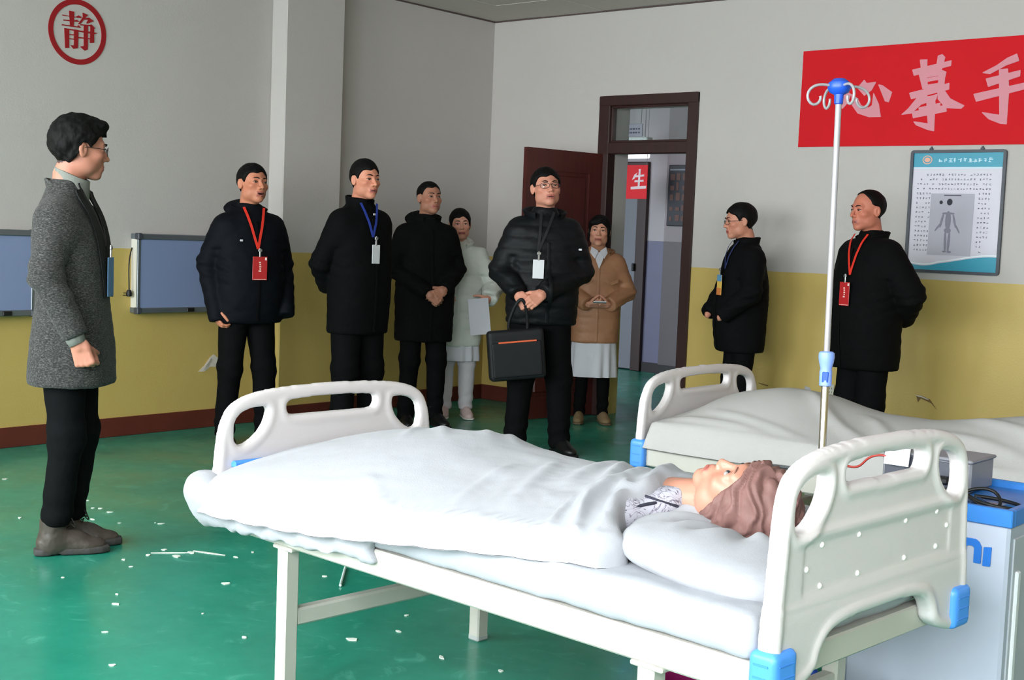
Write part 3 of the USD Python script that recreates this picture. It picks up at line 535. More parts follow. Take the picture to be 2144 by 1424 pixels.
def folds(x, y, L):
    """Sum of straight fold ridges (x0, y0, x1, y1, height, width)."""
    z = np.zeros_like(x)
    for x0, y0, x1, y1, a, w in L:
        dx, dy = x1 - x0, y1 - y0; l = math.hypot(dx, dy); s = ((x - x0) * dx + (y - y0) * dy) / l; n = (-(x - x0) * dy + (y - y0) * dx) / l + 0.02 * np.sin(6 * s + x0 * 40)
        z += a * np.exp(-(n / w) ** 2) * np.clip(s / (0.25 * l) + .15, 0, 1) * np.clip((l - s) / (0.35 * l) + .05, 0, 1)
    return z
def bed_frame(o, Lf, Lh, W, legs, bolt=True):
    for y in (0.0, W - 0.036): obj('side_rail', bx((Lf + .02, y, .4265), (Lh - .02, y + .036, .497), .005), paint, o)
    for x in (Lf + .03, Lh - .07): obj('end_rail', bx((x, .03, .436), (x + .036, W - .03, .497), .005), paint, o)
    obj('slatted_deck', cat(*[bx((x, .03, .478), (x + .07, W - .03, .494), .003) for x in np.arange(Lf + .08, Lh - .1, .105)]), mat('steel_deck_slat', (190, 192, 190), 0.4, metal=0.3), o)
    for x in legs:
        for y in (0.0, W - .048):
            g = obj('leg', bx((x, y, 0.012), (x + .046, y + .048, .43), .005), paint, o)
            obj('leg_bracket', bx((x - .018, y - .002 * (y < .1), .416), (x + .070, y + .05, .4275), .003), paint, g)
            obj('foot_cap', bx((x - .001, y - .001, 0), (x + .047, y + .049, .022), .005), mat('grey_foot_cap', (168, 170, 168), 0.5), g)
        obj('cross_bar', bx((x + .004, .046, .192), (x + .042, W - .046, .243), .006), paint, o)
BO, BTH = (4.1282, -5.5494, 0.0), -0.0674
W1 = 0.82
bed = thing('hospital_bed', 'near white hospital bed with blue corner bumpers carrying the dummy patient', 'bed', BO, BTH)
bed_frame(bed, -.30, 1.63, W1, (0.0, 1.296))
hb = end_board(0.85, 0.425, .925, .545, True); yx = lambda m, x, y: onto(m, (x, y, 0), (0, 1, 0), (-1, 0, 0), (0, 0, 1))
h_ = obj('headboard', yx(hb, 1.618, -.012), plastic, bed, smooth=True)
for (w, z) in [(.165, .722), (.314, .723), (.519, .726), (.669, .728), (.725, .688), (.675, .645), (.523, .641), (.317, .639), (.165, .637), (.11, .679)]:
    obj('rivet', lathe([(0, 0), (.007, 0), (.006, .004), (.003, .006), (0, .0065)], 12).apply_transform(trimesh.transformations.rotation_matrix(math.pi / 2, [0, 1, 0])).apply_translation((1.629, w - .005, z)), mat('pale_rivet_plastic', (232, 232, 226), 0.35), h_, smooth=40)
fb = end_board(0.866, 0.425, .834, .47, False)
obj('footboard', yx(fb, -.300, -.020), plastic, bed, smooth=True)
for x in (1.618, -.300):
    bumper(x, .065, -1, .43, .532, bed, 0.033, .088); bumper(x, W1 - .065, 1, .43, .532, bed, 0.033, .088)
obj('blue_edge_strip', bx((-.285, .03, .600), (-.262, W1 - .03, .622), .006), blue, bed)
mm = field(lambda X: rbox(X, (.655, .415, .545), (.93, .420, .050), .028), (-.30, -.03, .48), (1.61, .86, .61), 0.012)
o = thing('mattress', 'white covered mattress under the duvet on the near bed', 'mattress', BO, BTH); obj('mattress_body', ruffle(mm, .009, (7, 7, 11), 3), matt, o, smooth=True)
# a sheet tucked round the mattress on the window side: bulges past the footboard, its hem hangs ruffled over the rail
near = PchipInterpolator([-.30, -.05, .3, .6, .9, 1.25], [-.082, -.076, -.066, -.048, -.014, .050])
zedge = PchipInterpolator([-.30, .15, .5, .85, 1.25], [.478, .500, .536, .573, .600])
def sheet(X):
    x, y, z = X[:, 0], X[:, 1], X[:, 2]
    zlo = .438 + .040 * np.clip((x + .28) / .7, 0, 1) + .005 * np.sin(x * 41) + .003 * np.sin(x * 83 + 1)
    out = .026 + np.interp(x, [-.36, -.24, .3, .44], [.022, .014, .008, -.020])
    d = np.maximum(np.maximum(np.abs(y + out * .55) - out * .55 * np.clip((z - .425) / .03, .3, 1), zlo - z), np.maximum(z - .545, np.maximum(-.30 - x, x - .43 - .02 * np.sin(z * 60))))
    d = smin(d, ell(X, (-.322, -.030, .528), (.064, .058, .058)), .04)
    return d - .007
sm = field(sheet, (-.46, -.14, .42), (.48, .10, .62), 0.008)
sm = trimesh.smoothing.filter_taubin(sm, iterations=12); nrm = sm.vertex_normals; xx = sm.vertices
w_ = .0060 * np.sin(xx[:, 0] * 38 + 14 * (xx[:, 2] - .5) * np.sign(xx[:, 0] - .1) + 1.2 * np.sin(xx[:, 0] * 9)) * np.clip((.56 - xx[:, 2]) / .06, 0, 1) + .014 * fbm(xx * A([22, 22, 14]), 3, 8)
sm.vertices = xx + nrm * w_[:, None]
o = thing('bed_sheet', 'white sheet edge hanging ruffled over the side rail near the foot of near bed', 'sheet', BO, BTH); obj('sheet_cloth', sm, cloth_w, o, smooth=True)

# duvet over the dummy
RX = [-.30, -.20, .06, .25, .36, .50, .73, .94, 1.03, 1.10, 1.18]; RZ = [.612, .655, .722, .744, .748, .722, .718, .728, .738, .728, .700]
ridge = PchipInterpolator(RX, RZ); head_edge = PchipInterpolator([0, .07, .17, .30, .45, .60, .80, 1], [1.150, 1.168, 1.120, 1.078, 1.085, 1.095, 1.08, 1.06])
def duvet_bound(u, v):
    x = -.285 + u * (head_edge(v) + .285) + .012 * u ** 8 * np.sin(v * 23)
    y = near(np.clip(x, -.3, 1.25)) * (1 - v) + v * .875
    return x, y + .003 * np.sin(x * 43) * (1 - v) ** 8
DF = [(.05, .76, .42, .38, .008, .022), (.0, .68, .36, .30, .007, .018), (.16, .78, .50, .46, .007, .02), (-.1, .72, .22, .36, .006, .02), (.28, .78, .60, .52, .005, .02), (-.02, .60, .25, .26, .006, .016),
      (.84, .55, 1.00, .10, .020, .022), (.92, .50, 1.05, .08, .018, .016), (.98, .60, 1.10, .16, .022, .020), (.78, .62, .88, .22, .014, .022), (1.0, .34, 1.13, .06, .018, .016), (.90, .26, 1.10, -.01, .016, .016), (.70, .40, .80, .05, .010, .022), (.62, .30, .70, .0, .008, .018), (1.02, .55, 1.07, .75, .014, .03), (.94, .20, 1.02, .0, .012, .012), (1.04, .22, 1.10, .03, .012, .012),
      (.3, .05, .55, -.03, .006, .02), (-.26, .1, -.2, .5, .006, .03), (-.25, .02, .0, .2, .006, .025), (-.15, -.05, .5, .06, .004, .02)]
def duvet_h(x, y):
    y0 = near(np.clip(x, -.3, 1.25)); e = zedge(np.clip(x, -.3, 1.25)) + .040; r = ridge(np.clip(x, -.3, 1.18))
    tn, tf = np.clip((.43 - y) / (.43 - y0), 0, 1), np.clip((y - .43) / .44, 0, 1)
    ex = np.interp(x, [-.3, .0, .5, .9], [.30, .42, .70, .85]); z = np.where(y < .43, e + (r - e) * np.maximum(np.cos(tn * np.pi / 2), 0) ** ex, .600 + (r - .600) * np.cos(tf * np.pi / 2) ** 1.3) + .010
    q = np.stack([x * 4, y * 6, x * 0], -1)
    z += folds(x, y, DF) + .012 * fbm(q, 2, 4) + .009 * fbm(q * 3, 3, 6) * np.clip((x - .4) / .4, .35, 1) + .0035 * np.sin(150 * x + 30 * fbm(q * 2, 2, 9)) * np.clip(1 - np.abs(y - y0 - .035) / .035, 0, 1) * np.clip((x - .1) / .1, 0, 1)
    return z
def duvet_b(x, y):
    y0 = near(np.clip(x, -.3, 1.25)); t = np.clip((.02 - y) / np.maximum(.02 - y0, 1e-3), 0, 1) * (y0 < .015); return .594 + (zedge(np.clip(x, -.3, 1.25)) - .594) * t - .02 * np.clip((y - .83) / .04, 0, 1)
dv = heightfield(duvet_bound, duvet_h, duvet_b, 190, 90, .035)
o = thing('duvet', 'white rumpled duvet covering the dummy on the near bed', 'duvet', BO, BTH); obj('duvet_cover', dv, cloth_w, o, smooth=True)
# pillow
def pillow(X):
    Y = X - A([1.345, .40, .622]); Y = Y @ rot([0, 1, 0], 6); q = np.maximum(np.abs(Y[:, 0]) / .262, np.abs(Y[:, 1]) / .345); r2 = (np.abs(Y[:, 0] / .262) ** 3.2 + np.abs(Y[:, 1] / .345) ** 3.2)
    t = .060 * np.sqrt(np.clip(1 - r2, 0, 1)) + .006; dent = .050 * np.exp(-((X[:, 0] - 1.30) / .10) ** 2 - ((X[:, 1] - .42) / .13) ** 2)
    return np.maximum(np.abs(Y[:, 2] + dent * .5) - t + dent * .5, (r2 ** (1 / 3.2) - 1) * .26) * .8
pm = trimesh.smoothing.filter_taubin(field(pillow, (1.05, .02, .52), (1.64, .78, .74), 0.010), iterations=8)
n = pm.vertex_normals; P = pm.vertices; a = np.arctan2(P[:, 1] - .42, P[:, 0] - 1.3); rr = np.hypot(P[:, 1] - .42, P[:, 0] - 1.3)
pm.vertices = P + n * (.010 * np.sin(13 * a + 8 * fbm(P * 5, 2, 3)) * np.exp(-((rr - .16) / .07) ** 2) + .018 * fbm(P * A([9, 7, 9]), 3, 6))[:, None]
o = thing('pillow', 'white pillow under the head of the dummy on the near bed', 'pillow', BO, BTH); obj('pillow_cover', pm, cloth_w, o, smooth=True)

# ================================================================== the far bed, covered with a sheet
FO = (4.02, -3.60, 0.0)
fbed = thing('hospital_bed', 'far hospital bed with a grey-white sheet, beside the drip stand', 'bed', FO, 0.0)
W2 = 0.90
bed_frame(fbed, 0.0, 2.0, W2, (.30, 1.62))
obj('footboard', yx(end_board(W2 + .03, 0.42, .806, .465, False), 0.0, -.015), plastic, fbed, smooth=True)
obj('headboard', yx(end_board(W2 + .03, 0.42, .925, .545, True), 2.0, -.015), plastic, fbed, smooth=True)
for x in (0.0, 2.0): bumper(x, .065, -1, .415, .532, fbed, 0.035, .09); bumper(x, W2 - .065, 1, .415, .532, fbed, 0.035, .09)
o = thing('mattress', 'mattress hidden under the grey-white sheet on the far bed', 'mattress', FO); obj('mattress_body', field(lambda X: rbox(X, (1.0, .45, .545), (.96, .43, .048), .03), (.0, .0, .48), (2.0, .9, .61), 0.02), matt, o, smooth=True)
r2 = PchipInterpolator([0.02, .08, .16, .26, .40, .52, .68, .80, .95, 1.1, 1.35, 1.6, 1.95], [.615, .640, .690, .716, .735, .728, .690, .672, .672, .690, .735, .770, .740])
def fs_bound(u, v): x = .028 + u * 1.94; return x, -.020 + v * .945 - .012 * np.sin(x * 7) * (1 - v) ** 4
FF = [(.45, .50, 1.0, .04, .014, .03), (.75, .40, 1.15, .02, .010, .025), (.05, .12, .55, .03, .008, .02), (1.0, .3, 1.6, .02, .010, .03), (.2, .2, .75, .02, .007, .02), (1.1, .5, 1.7, .1, .010, .03)]
def fs_h(x, y):
    r = r2(np.clip(x, .02, 1.95)); t = np.clip(np.abs(y - .48) / .46, 0, 1); z = .590 + (r - .590) * np.cos(t * np.pi / 2) ** 1.1 + folds(x, y, FF) + .006 * fbm(np.stack([x * 4, y * 6, x * 0], -1), 2, 14)
    return z + .012 - .07 * np.clip((.03 - y) / .05, 0, 1) ** 1.2 - .07 * np.clip((y - .88) / .04, 0, 1)
def fs_b(x, y): return .592 - np.clip((.032 - y) / .050, 0, 1) * .090 - .07 * np.clip((y - .88) / .045, 0, 1)
o = thing('bed_sheet', 'grey-white sheet draped over a lying dummy on the far bed', 'sheet', FO); obj('sheet_cloth', heightfield(fs_bound, fs_h, fs_b, 150, 70, .022), cloth_g, o, smooth=True)

# ================================================================== drip stand between the beds
chrome = mat('bright_steel_tube', (214, 212, 212), 0.22, metal=1.0)
lav, royal = mat('lavender_blue_clamp_plastic', (128, 156, 226), 0.35), mat('royal_blue_plastic', (30, 78, 190), 0.35)
white_tube = mat('pale_coated_tube', (150, 146, 149), 0.3, 0.6)
B, T_ = A([5.257, -4.482, 0.0]), A([5.179, -4.362, 1.775]); B = A([5.257, -4.474, 0.0]); ax = (T_ - B) / np.linalg.norm(T_ - B); at = lambda z: B + ax * (z / ax[2])
iv = thing('drip_stand', 'tall steel drip stand with blue hub and curled hooks between the two beds', 'drip stand', tuple(B)); q = lambda z: at(z) - B
obj('lower_tube', cyl(q(.06), q(1.0), .0115, 20), chrome, iv, smooth=True)
obj('upper_tube', cyl(q(.95), q(1.775), .0090, 20), white_tube, iv, smooth=True)
def along(m, z):
    u = np.cross([0, 1, 0], ax); u /= np.linalg.norm(u); return onto(m, q(z), u, np.cross(ax, u), ax)
cm_ = obj('height_clamp', along(lathe([(0.0125, -.052), (.018, -.05), (.0185, -.01), (.0165, 0), (.021, .018), (.0235, .034), (.0225, .046), (.018, .050), (.0105, .051)], 24), .972), lav, iv, smooth=40)
dirc = A([-.53, -.85, 0]); dirc = A([.40, -.92, 0]); s2 = np.cross([0, 0, 1], dirc)
obj('clamp_window', onto(bx((-.009, -.003, -.04), (.009, .003, -.008), .002), q(.972) + dirc * .0175, s2, -dirc, (0, 0, 1)), royal, cm_)
obj('hub', along(cat(lathe([(0, .024), (.018, .022), (.032, .010), (.034, -.004), (.028, -.016), (.014, -.024), (.0125, -.05), (.0095, -.052)], 24)), 1.795), royal, iv, smooth=40)
for k in range(4):
    a = math.radians(12 + 90 * k) + 0.70; e = A([math.cos(a), math.sin(a), 0])
    pts = [(.028, .002), (.055, .003), (.080, -.004), (.096, -.022), (.094, -.045), (.076, -.056), (.060, -.046), (.058, -.030)]
    P = spline([q(1.795) + e * r + A([0, 0, z]) for r, z in pts], 30)
    obj('hook', tube(P, .0042, 8), white_tube, iv, smooth=True)
lc = obj('lower_collar', along(lathe([(.0120, -.03), (.019, -.028), (.021, 0), (.017, .018), (.0118, .022)], 20), .575), royal, iv, smooth=40)
obj('base_hub', lathe([(0, .028), (.03, .028), (.034, .048), (.024, .08), (.012, .10)], 20), royal, iv, smooth=40)
for k in range(5):
    a = 2 * math.pi * k / 5 + 0.3; e = A([math.cos(a), math.sin(a), 0]); s = A([-e[1], e[0], 0])
    g = obj('base_leg', tube([e * .02 + A([0, 0, .046]), e * .14 + A([0, 0, .046]), e * .25 + A([0, 0, .044])], [.011, .010, .009], 10), chrome, iv, smooth=True)
    obj('caster', cat(onto(lathe([(0, -.009), (.015, -.009), (.016, 0), (.015, .009), (0, .009)], 18), e * .25 + A([0, 0, .016]), e, A([0, 0, 1]), s), cyl(e * .25 + A([0, 0, .02]), e * .25 + A([0, 0, .046]), .006, 8)), blk, g, smooth=40)

# ================================================================== trolley cabinet with a device, cables and a plastic bag
tw, tblue = mat('pale_grey_cabinet_paint', (166, 171, 186), 0.4, 0.5), mat('blue_cabinet_top_plastic', (48, 116, 190), 0.35, 0.5)
TX0, TX1, TY0, TY1, TZ = 5.385, 5.816, -4.537, -4.085, .626
tr = thing('trolley_cabinet', 'pale grey cabinet trolley with blue rimmed top behind the headboard', 'cabinet', (TX0, TY0, 0)); w, d_ = TX1 - TX0, TY1 - TY0
obj('cabinet_body', bx((0, 0, .085), (w, d_, TZ), .008), tw, tr)
obj('top_tray', cat(bx((-.001, -.001, TZ - .002), (w + .001, d_ + .001, TZ + .022), .002), bx((-.006, -.006, TZ - .004), (w + .006, .016, TZ + .042), .003), bx((-.006, d_ - .016, TZ - .004), (w + .006, d_ + .006, TZ + .042), .006), bx((-.006, .015, TZ - .004), (.016, d_ - .015, TZ + .042), .003), bx((w - .016, .015, TZ - .004), (w + .006, d_ - .015, TZ + .042), .003)), tblue, tr)
obj('side_handle', bx((w, .05, .20), (w + .012, .075, .50), .004), mat('light_grey_trim', (206, 208, 212), 0.4), tr)
obj('side_door', bx((w - .002, .03, .10), (w + .004, d_ - .03, .59), .003), mat('grey_side_panel', (168, 172, 180), 0.45), tr)  # door in one plain grey, close to the body colour
logo = mat('blue_logo_plastic', (36, 104, 188), 0.4)
arch = Polygon([(0, 0), (.015, 0), (.015, .040), (.020, .046), (.034, .046), (.040, .040), (.040, 0), (.055, 0), (.055, .044), (.048, .057), (.040, .062), (0, .062)]).buffer(.002, 4)
stem = Polygon([(0, 0), (.016, .001), (.017, .048), (.001, .046)]).buffer(.002, 4)
mk = lambda P, x, z: onto(prism(P, .004), (x, 0, z), (1, 0, 0), (0, 0, 1), (0, -1, 0))
obj('logo_letter', mk(affinity.scale(arch, 1, .95, origin=(0, 0)), w - .126, .518), logo, tr); obj('logo_letter', mk(stem, w - .062, .514), logo, tr)
for x in (.05, w - .05):
    for y in (.05, d_ - .05): obj('caster', cat(onto(lathe([(0, -.011), (.026, -.011), (.028, 0), (.026, .011), (0, .011)], 18), (x, y, .028), (1, 0, 0), (0, 0, 1), (0, 1, 0)), bx((x - .02, y - .016, .045), (x + .02, y + .016, .087), .004)), blk, tr, smooth=40)
dev_g, dev_d = mat('grey_device_case', (124, 124, 130), 0.45), mat('dark_grey_device_front', (74, 76, 84), 0.4)
dz = TZ + .022
dv_ = thing('control_box', 'grey electronic control box on the blue top of the cabinet trolley', 'device', (5.36, -4.31, dz))
obj('case', bx((0, 0, .004), (.262, .175, .092), .006), dev_g, dv_)
obj('front_panel', bx((.01, -.006, .010), (.252, .002, .084), .002), dev_d, dv_)
obj('lid', bx((-.004, -.010, .088), (.268, .180, .098), .004), dev_g, dv_)
obj('socket', bx((.21, -.012, .020), (.235, -.005, .045), .003), blk, dv_)
for x in (.02, .235): obj('rubber_foot', bx((x, .02, 0), (x + .02, .04, .006)), blk, dv_); obj('rubber_foot', bx((x, .13, 0), (x + .02, .15, .006)), blk, dv_)
cd = thing('paper_card', 'small white card with punched hole propped on the control box', 'card', (5.375, -4.335, dz + .058)); obj('card', onto(prism(sbox(0, 0, .075, .062).difference(Point(.016, .05).buffer(.003)), .002), (0, 0, 0), (1, 0, 0), (0, .18, .984), (0, -.984, .18)), mat('white_card', (206, 206, 214), 0.6), cd)
rt = thing('red_tube', 'thin red tube curving down from the white card to the far bed', 'tube', (5.38, -4.33, dz + .05)); obj('tube', tube(spline([(0, 0, .03), (-.03, 0, .028), (-.06, .002, .012), (-.085, .004, -.012), (-.12, .006, -.018), (-.17, .01, -.016)], 30), .0035, 8), mat('red_rubber_tube', (168, 62, 54), 0.4), rt, smooth=True)
cb = thing('power_cable', 'tangled black power cables with plug on the cabinet trolley top', 'cable', (5.60, -4.40, dz))
obj('cable', tube(spline([(-.03, .08, .034), (.0, .03, .055), (.04, -.02, .035), (.09, -.06, .02), (.15, -.08, .014), (.19, -.06, .01), (.20, .0, .006), (.15, .05, .006), (.05, .05, .008)], 60), .0052, 8), blk, cb, smooth=True)
obj('cable', tube(spline([(-.14, -.03, .008), (-.05, -.05, .012), (.03, -.06, .02), (.09, -.03, .045), (.13, -.02, .040), (.155, -.06, .01), (.10, -.085, .008), (.0, -.08, .006), (-.10, -.07, .006)], 60), .0046, 8), blk, cb, smooth=True)
obj('cable', tube(spline([(-.15, .0, .02), (-.05, -.02, .022), (.04, -.03, .028), (.10, -.07, .014), (.17, -.075, .010)], 40), .0038, 8), blk, cb, smooth=True)
obj('plug', cat(bx((-.075, .02, .030), (-.015, .05, .052), .006), cyl((-.02, .035, .041), (.01, .03, .044), .007, 10)), blk, cb)
bag_m = usdkit.material(stage, '/World/Looks/clear_plastic_film', {'f': ('layer_weight', {'blend': 0.35}), 't': ('transparent_bsdf', {'color': (0.92, 0.95, 0.98)}), 'g': ('glossy_bsdf', {'roughness': 0.12, 'color': (0.9, 0.93, 0.97)}), 'm': ('mix_closure', {})}, [('f.fresnel', 'm.fac'), ('t.BSDF', 'm.closure1'), ('g.BSDF', 'm.closure2')], surface='m.closure')
bg = thing('plastic_bag', 'crumpled clear plastic bag under the black cables on the trolley top', 'bag', (5.48, -4.50, dz))
u, v = np.meshgrid(np.linspace(0, 1, 34), np.linspace(0, 1, 24), indexing='ij'); zz = .006 + .045 * np.abs(fbm(np.stack([u * 5, v * 4, u * 0], -1), 3, 31)) * np.sin(np.pi * u) * np.sin(np.pi * v) * 2
fv, ff = grid_mesh(np.stack([u * .27, v * .12, zz], -1)); obj('film', trimesh.Trimesh(fv, ff, process=False), bag_m, bg, smooth=True)
# magenta basin under the near bed
ba = thing('plastic_basin', 'magenta plastic basin standing under the head end of the near bed', 'basin', (5.31, -5.06, 0)); obj('bowl', lathe([(0, .004), (.13, .004), (.145, .02), (.175, .20), (.192, .205), (.192, .215), (.172, .213), (.140, .024), (0, .012)], 40), mat('magenta_basin_plastic', (170, 36, 112), 0.3, 0.5), ba, smooth=40)
# ================================================================== people
skin_m = mat('skin', (190, 132, 108), 0.5, 0.35, attr='tint', bump=0.0003, bscale=300, sss=0.12)
eye_m = mat('eye', (60, 40, 34), 0.2, 0.5, attr='tint')
hair_m = mat('black_hair', (9, 8, 8), 0.65, 0.14, bump=0.0015, bscale=120, stretch=(1, 1, .35))
lens_m = usdkit.material(stage, '/World/Looks/spectacle_glass', {'t': ('transparent_bsdf', {'color': (0.97, 0.98, 0.98)}), 'g': ('glossy_bsdf', {'roughness': 0.1, 'color': (1, 1, 1)}), 'm': ('mix_closure', {'fac': 0.04})}, [('t.BSDF', 'm.closure1'), ('g.BSDF', 'm.closure2')], surface='m.closure')
def head_sdf(X, o):
    """Skin of head and neck in head axes: y forward, z up, origin mid skull, metres for a head 0.23 tall."""
    ax = A([1, 1, 1]); Y = X.copy(); Y[:, 0] = np.abs(Y[:, 0]); fw = o.get('wide', 1.0); Y[:, 0] /= fw
    d = ell(Y, (0, -.014, .030), (.0745, .096, .084))
    d = smin(d, ell(Y, (0, .020, -.040), (.060, .070, .074)), .030)
    d = smin(d, ell(Y, (.043, .012, -.066), (.020, .032, .026)), .028)
    d = smin(d, ell(Y, (0, .066, -.098), (.025, .022, .018)), .024)
    d = smin(d, ell(Y, (.043, .056, -.022), (.020, .022, .016)), .022)
    d = smin(d, cap(Y, (0, .082, .024), (.036, .072, .022), .0105), .016)
    d = smax(d, -ell(Y, (.031, .099, .002), (.019, .019, .0125)), .012)
    d = smin(d, ell(Y, (.0315, .0715, .001), (.0165, .0130, .0115)), .006)
    nl = o.get('nose', 1.0)
    n_ = smin(cap(Y, (0, .083, .012), (0, .083 + .026 * nl, -.030), .0055, .0100), ell(Y, (.0105, .092, -.034), (.0085, .0105, .0075)), .007)
    d = smin(d, n_, .008)
    d = smax(d, -ell(Y, (.0065, .1015, -.0425), (.0035, .005, .003)), .003)
    op = o.get('mouth', 0.0); mw = o.get('mouth_w', .023)
    mz = -.0665; cur = o.get('smile', 0.0)
    d = smin(d, ell(Y, (0, .080, mz), (.026, .0155, .019)), .012)
    up, lo_ = cap(Y, (0, .0935, mz + .0048 + op * .3), (mw, .078, mz + .001 + cur), .0048, .0026), cap(Y, (0, .0915, mz - .0062 - op), (mw * .9, .0775, mz - .001 + cur), .0056, .0026)
    d = smin(d, smin(up, lo_, .002), .004)
    d = smax(d, -ell(Y, (0, .098, mz - op * .4), (mw * .9, .014, .0010 + op * .8)), .0022)
    e = ell(Y, (.0775, -.010, -.008), (.0085, .018, .031), rot([0, 0, 1], 18) @ rot([1, 0, 0], 8))
    e = smax(e, -ell(Y, (.0850, -.003, -.006), (.006, .0095, .019)), .004)
    d = smin(d, e, .006)
    nk = o.get('neck', .054)
    d = smin(d, cap(X, (0, -.030, -.070), (0, -.052, -.205), nk, nk * 1.08), .022)
    return d
HAIRS = {
 'short':   ([-.12, -.08, -.05, -.020, -.012, .004, .022, .034, .050, .075, .10], [-.075, -.082, -.066, -.020, .020, .024, -.004, .022, .046, .058, .060]),
 'crew':    ([-.12, -.08, -.05, -.020, -.012, .004, .022, .034, .050, .075, .10], [-.060, -.066, -.048, -.006, .024, .028, .014, .036, .060, .070, .070]),
 'balding': ([-.12, -.08, -.05, -.020, -.012, .004, .022, .034, .050, .075, .10], [-.074, -.084, -.066, -.014, .022, .026, .034, .072, .104, .13, .14]),
 'tied':    ([-.12, -.08, -.05, -.020, -.012, .004, .022, .034, .050, .075, .10], [-.080, -.090, -.080, -.070, -.060, -.050, -.030, .000, .030, .050, .054]),
 'fringe':  ([-.12, -.08, -.05, -.020, -.012, .004, .022, .034, .050, .075, .10], [-.098, -.100, -.092, -.080, -.070, -.060, -.046, .000, .030, .048, .050]),
}
def hair_sdf(X, o):
    st = HAIRS[o.get('style', 'short')]; Y = X.copy(); Y[:, 0] = np.abs(Y[:, 0]) / o.get('wide', 1.0); th, top = o.get('thick', .009), o.get('top', .012)
    c = smin(ell(Y, (0, -.014, .030), (.0745 + th, .096 + th, .084 + top)), ell(Y, (0, .010, -.030), (.060 + th * 1.2, .060 + th, .070)), .03)
    line = np.interp(Y[:, 1], *st) + .006 * np.sin(90 * X[:, 0] + 3) * (Y[:, 1] > .03) - o.get('peak', .0) * np.exp(-(Y[:, 0] / .02) ** 2) * (Y[:, 1] > .03)
    d = smax(c, (line - Y[:, 2]) * .75, .006)
    if o.get('quiff'): d = smin(d, ell(X, (0, .062, .100), (.058, .042, .022), rot([1, 0, 0], -14)), .018)
    if o.get('bun'): d = smin(d, ell(X, (0, -.125, .005), (.036, .03, .036)), .012)
    if o.get('side'):
        d = smin(d, cap(Y, (.066, .030, .03), (.078, .004, -.075), .015, .008), .012)
        d = smin(d, ell(X, (.02, .060, .072), (.066, .036, .030), rot([0, 1, 0], 24)), .014)
    return d
def hand_prims(wrist, d, n, side, curl, thumb=0.5, spread=0.06):
    """Capsules of a hand: d towards the fingers, n out of the palm, side +1 for a right hand. curl: bend of the three finger joints in degrees."""
    d = A(d, float) / np.linalg.norm(d); n = A(n, float) - d * (d @ A(n, float)); n /= np.linalg.norm(n); t = np.cross(d, n) * side; w = A(wrist, float); C = []
    Ls = [(.044, .026, .021), (.048, .030, .022), (.044, .028, .022), (.034, .021, .019)]
    for i in range(4):
        off = (.030, .010, -.010, -.029)[i]; k = w + d * (.086 - .004 * abs(i - 1)) + t * off
        C.append((w + t * off * .72 + d * .005, k, .0145, .0115, 0)); p, a, spr = k, 0.0, (1.5 - i) * spread
        for j in range(3):
            a += math.radians(curl[j] + (i * 3 if j == 0 else 0)); v = (d * math.cos(a) + n * math.sin(a)) + t * spr * math.cos(a); v /= np.linalg.norm(v)
            e = p + v * Ls[i][j]; C.append((p, e, .0098 - .0008 * j - .0012 * (i == 3), .0090 - .0010 * j - .0012 * (i == 3), 1 + i)); p = e
    p = w + d * .022 + t * .024; v = d * .62 + t * max(.70 - .22 * thumb, .1) + n * (.15 + .5 * thumb); v /= np.linalg.norm(v)
    for L, r in ((.042, .0135), (.033, .0108), (.027, .0098)):
        e = p + v * L; C.append((p, e, r, r * .86, 5)); p = e; v = v * .82 + n * .38 * thumb + d * .35 - t * .10; v /= np.linalg.norm(v)
    return C
def hand_sdf(X, C):
    g = {}
    for a, b, ra, rb, k in C:
        s = cap(X, a, b, ra, rb); g[k] = s if k not in g else smin(g[k], s, .010 if k == 0 else .003)
    d = g[0]
    for k in range(1, 6): d = smin(d, g[k], .007 if k < 5 else .012)
    return d
def union(*ms):
    """One closed skin out of overlapping closed pieces."""
    try:
        M = None
        for m in ms:
            m = trimesh.Trimesh(m.vertices, m.faces); k = manifold3d.Manifold(manifold3d.Mesh(np.asarray(m.vertices, np.float32), np.asarray(m.faces, np.uint32)))
            if k.status() != manifold3d.Error.NoError: raise ValueError(str(k.status()))
            M = k if M is None else M + k
        g = M.to_mesh(); return trimesh.Trimesh(g.vert_properties[:, :3], g.tri_verts, process=False)
    except Exception as e:
        print('union fell back:', e); return cat(*ms)
def band(cx, cy, z0, rx, ry, h, t, tilt=0.0, gap=0.0, flare=0.0, n=48):
    """A collar: an oval band round the neck, open at the front by gap (radians), higher behind by tilt."""
    a = np.linspace(gap / 2, 2 * np.pi - gap / 2, n) + np.pi / 2; prof = [(0, 0), (flare, h), (flare - t * .5, h + t * .35), (flare - t, h), (-t, 0)]
    P = np.zeros((n, len(prof) + 1, 3))
    for j, (r, z) in enumerate(prof + prof[:1]):
        P[:, j, 0] = cx + (rx + r) * np.cos(a); P[:, j, 1] = cy + (ry + r) * np.sin(a); P[:, j, 2] = z0 + z - tilt * np.sin(a)
    v, f = grid_mesh(P); m = trimesh.Trimesh(v, f, process=False); m.merge_vertices(); trimesh.repair.fix_normals(m); return m

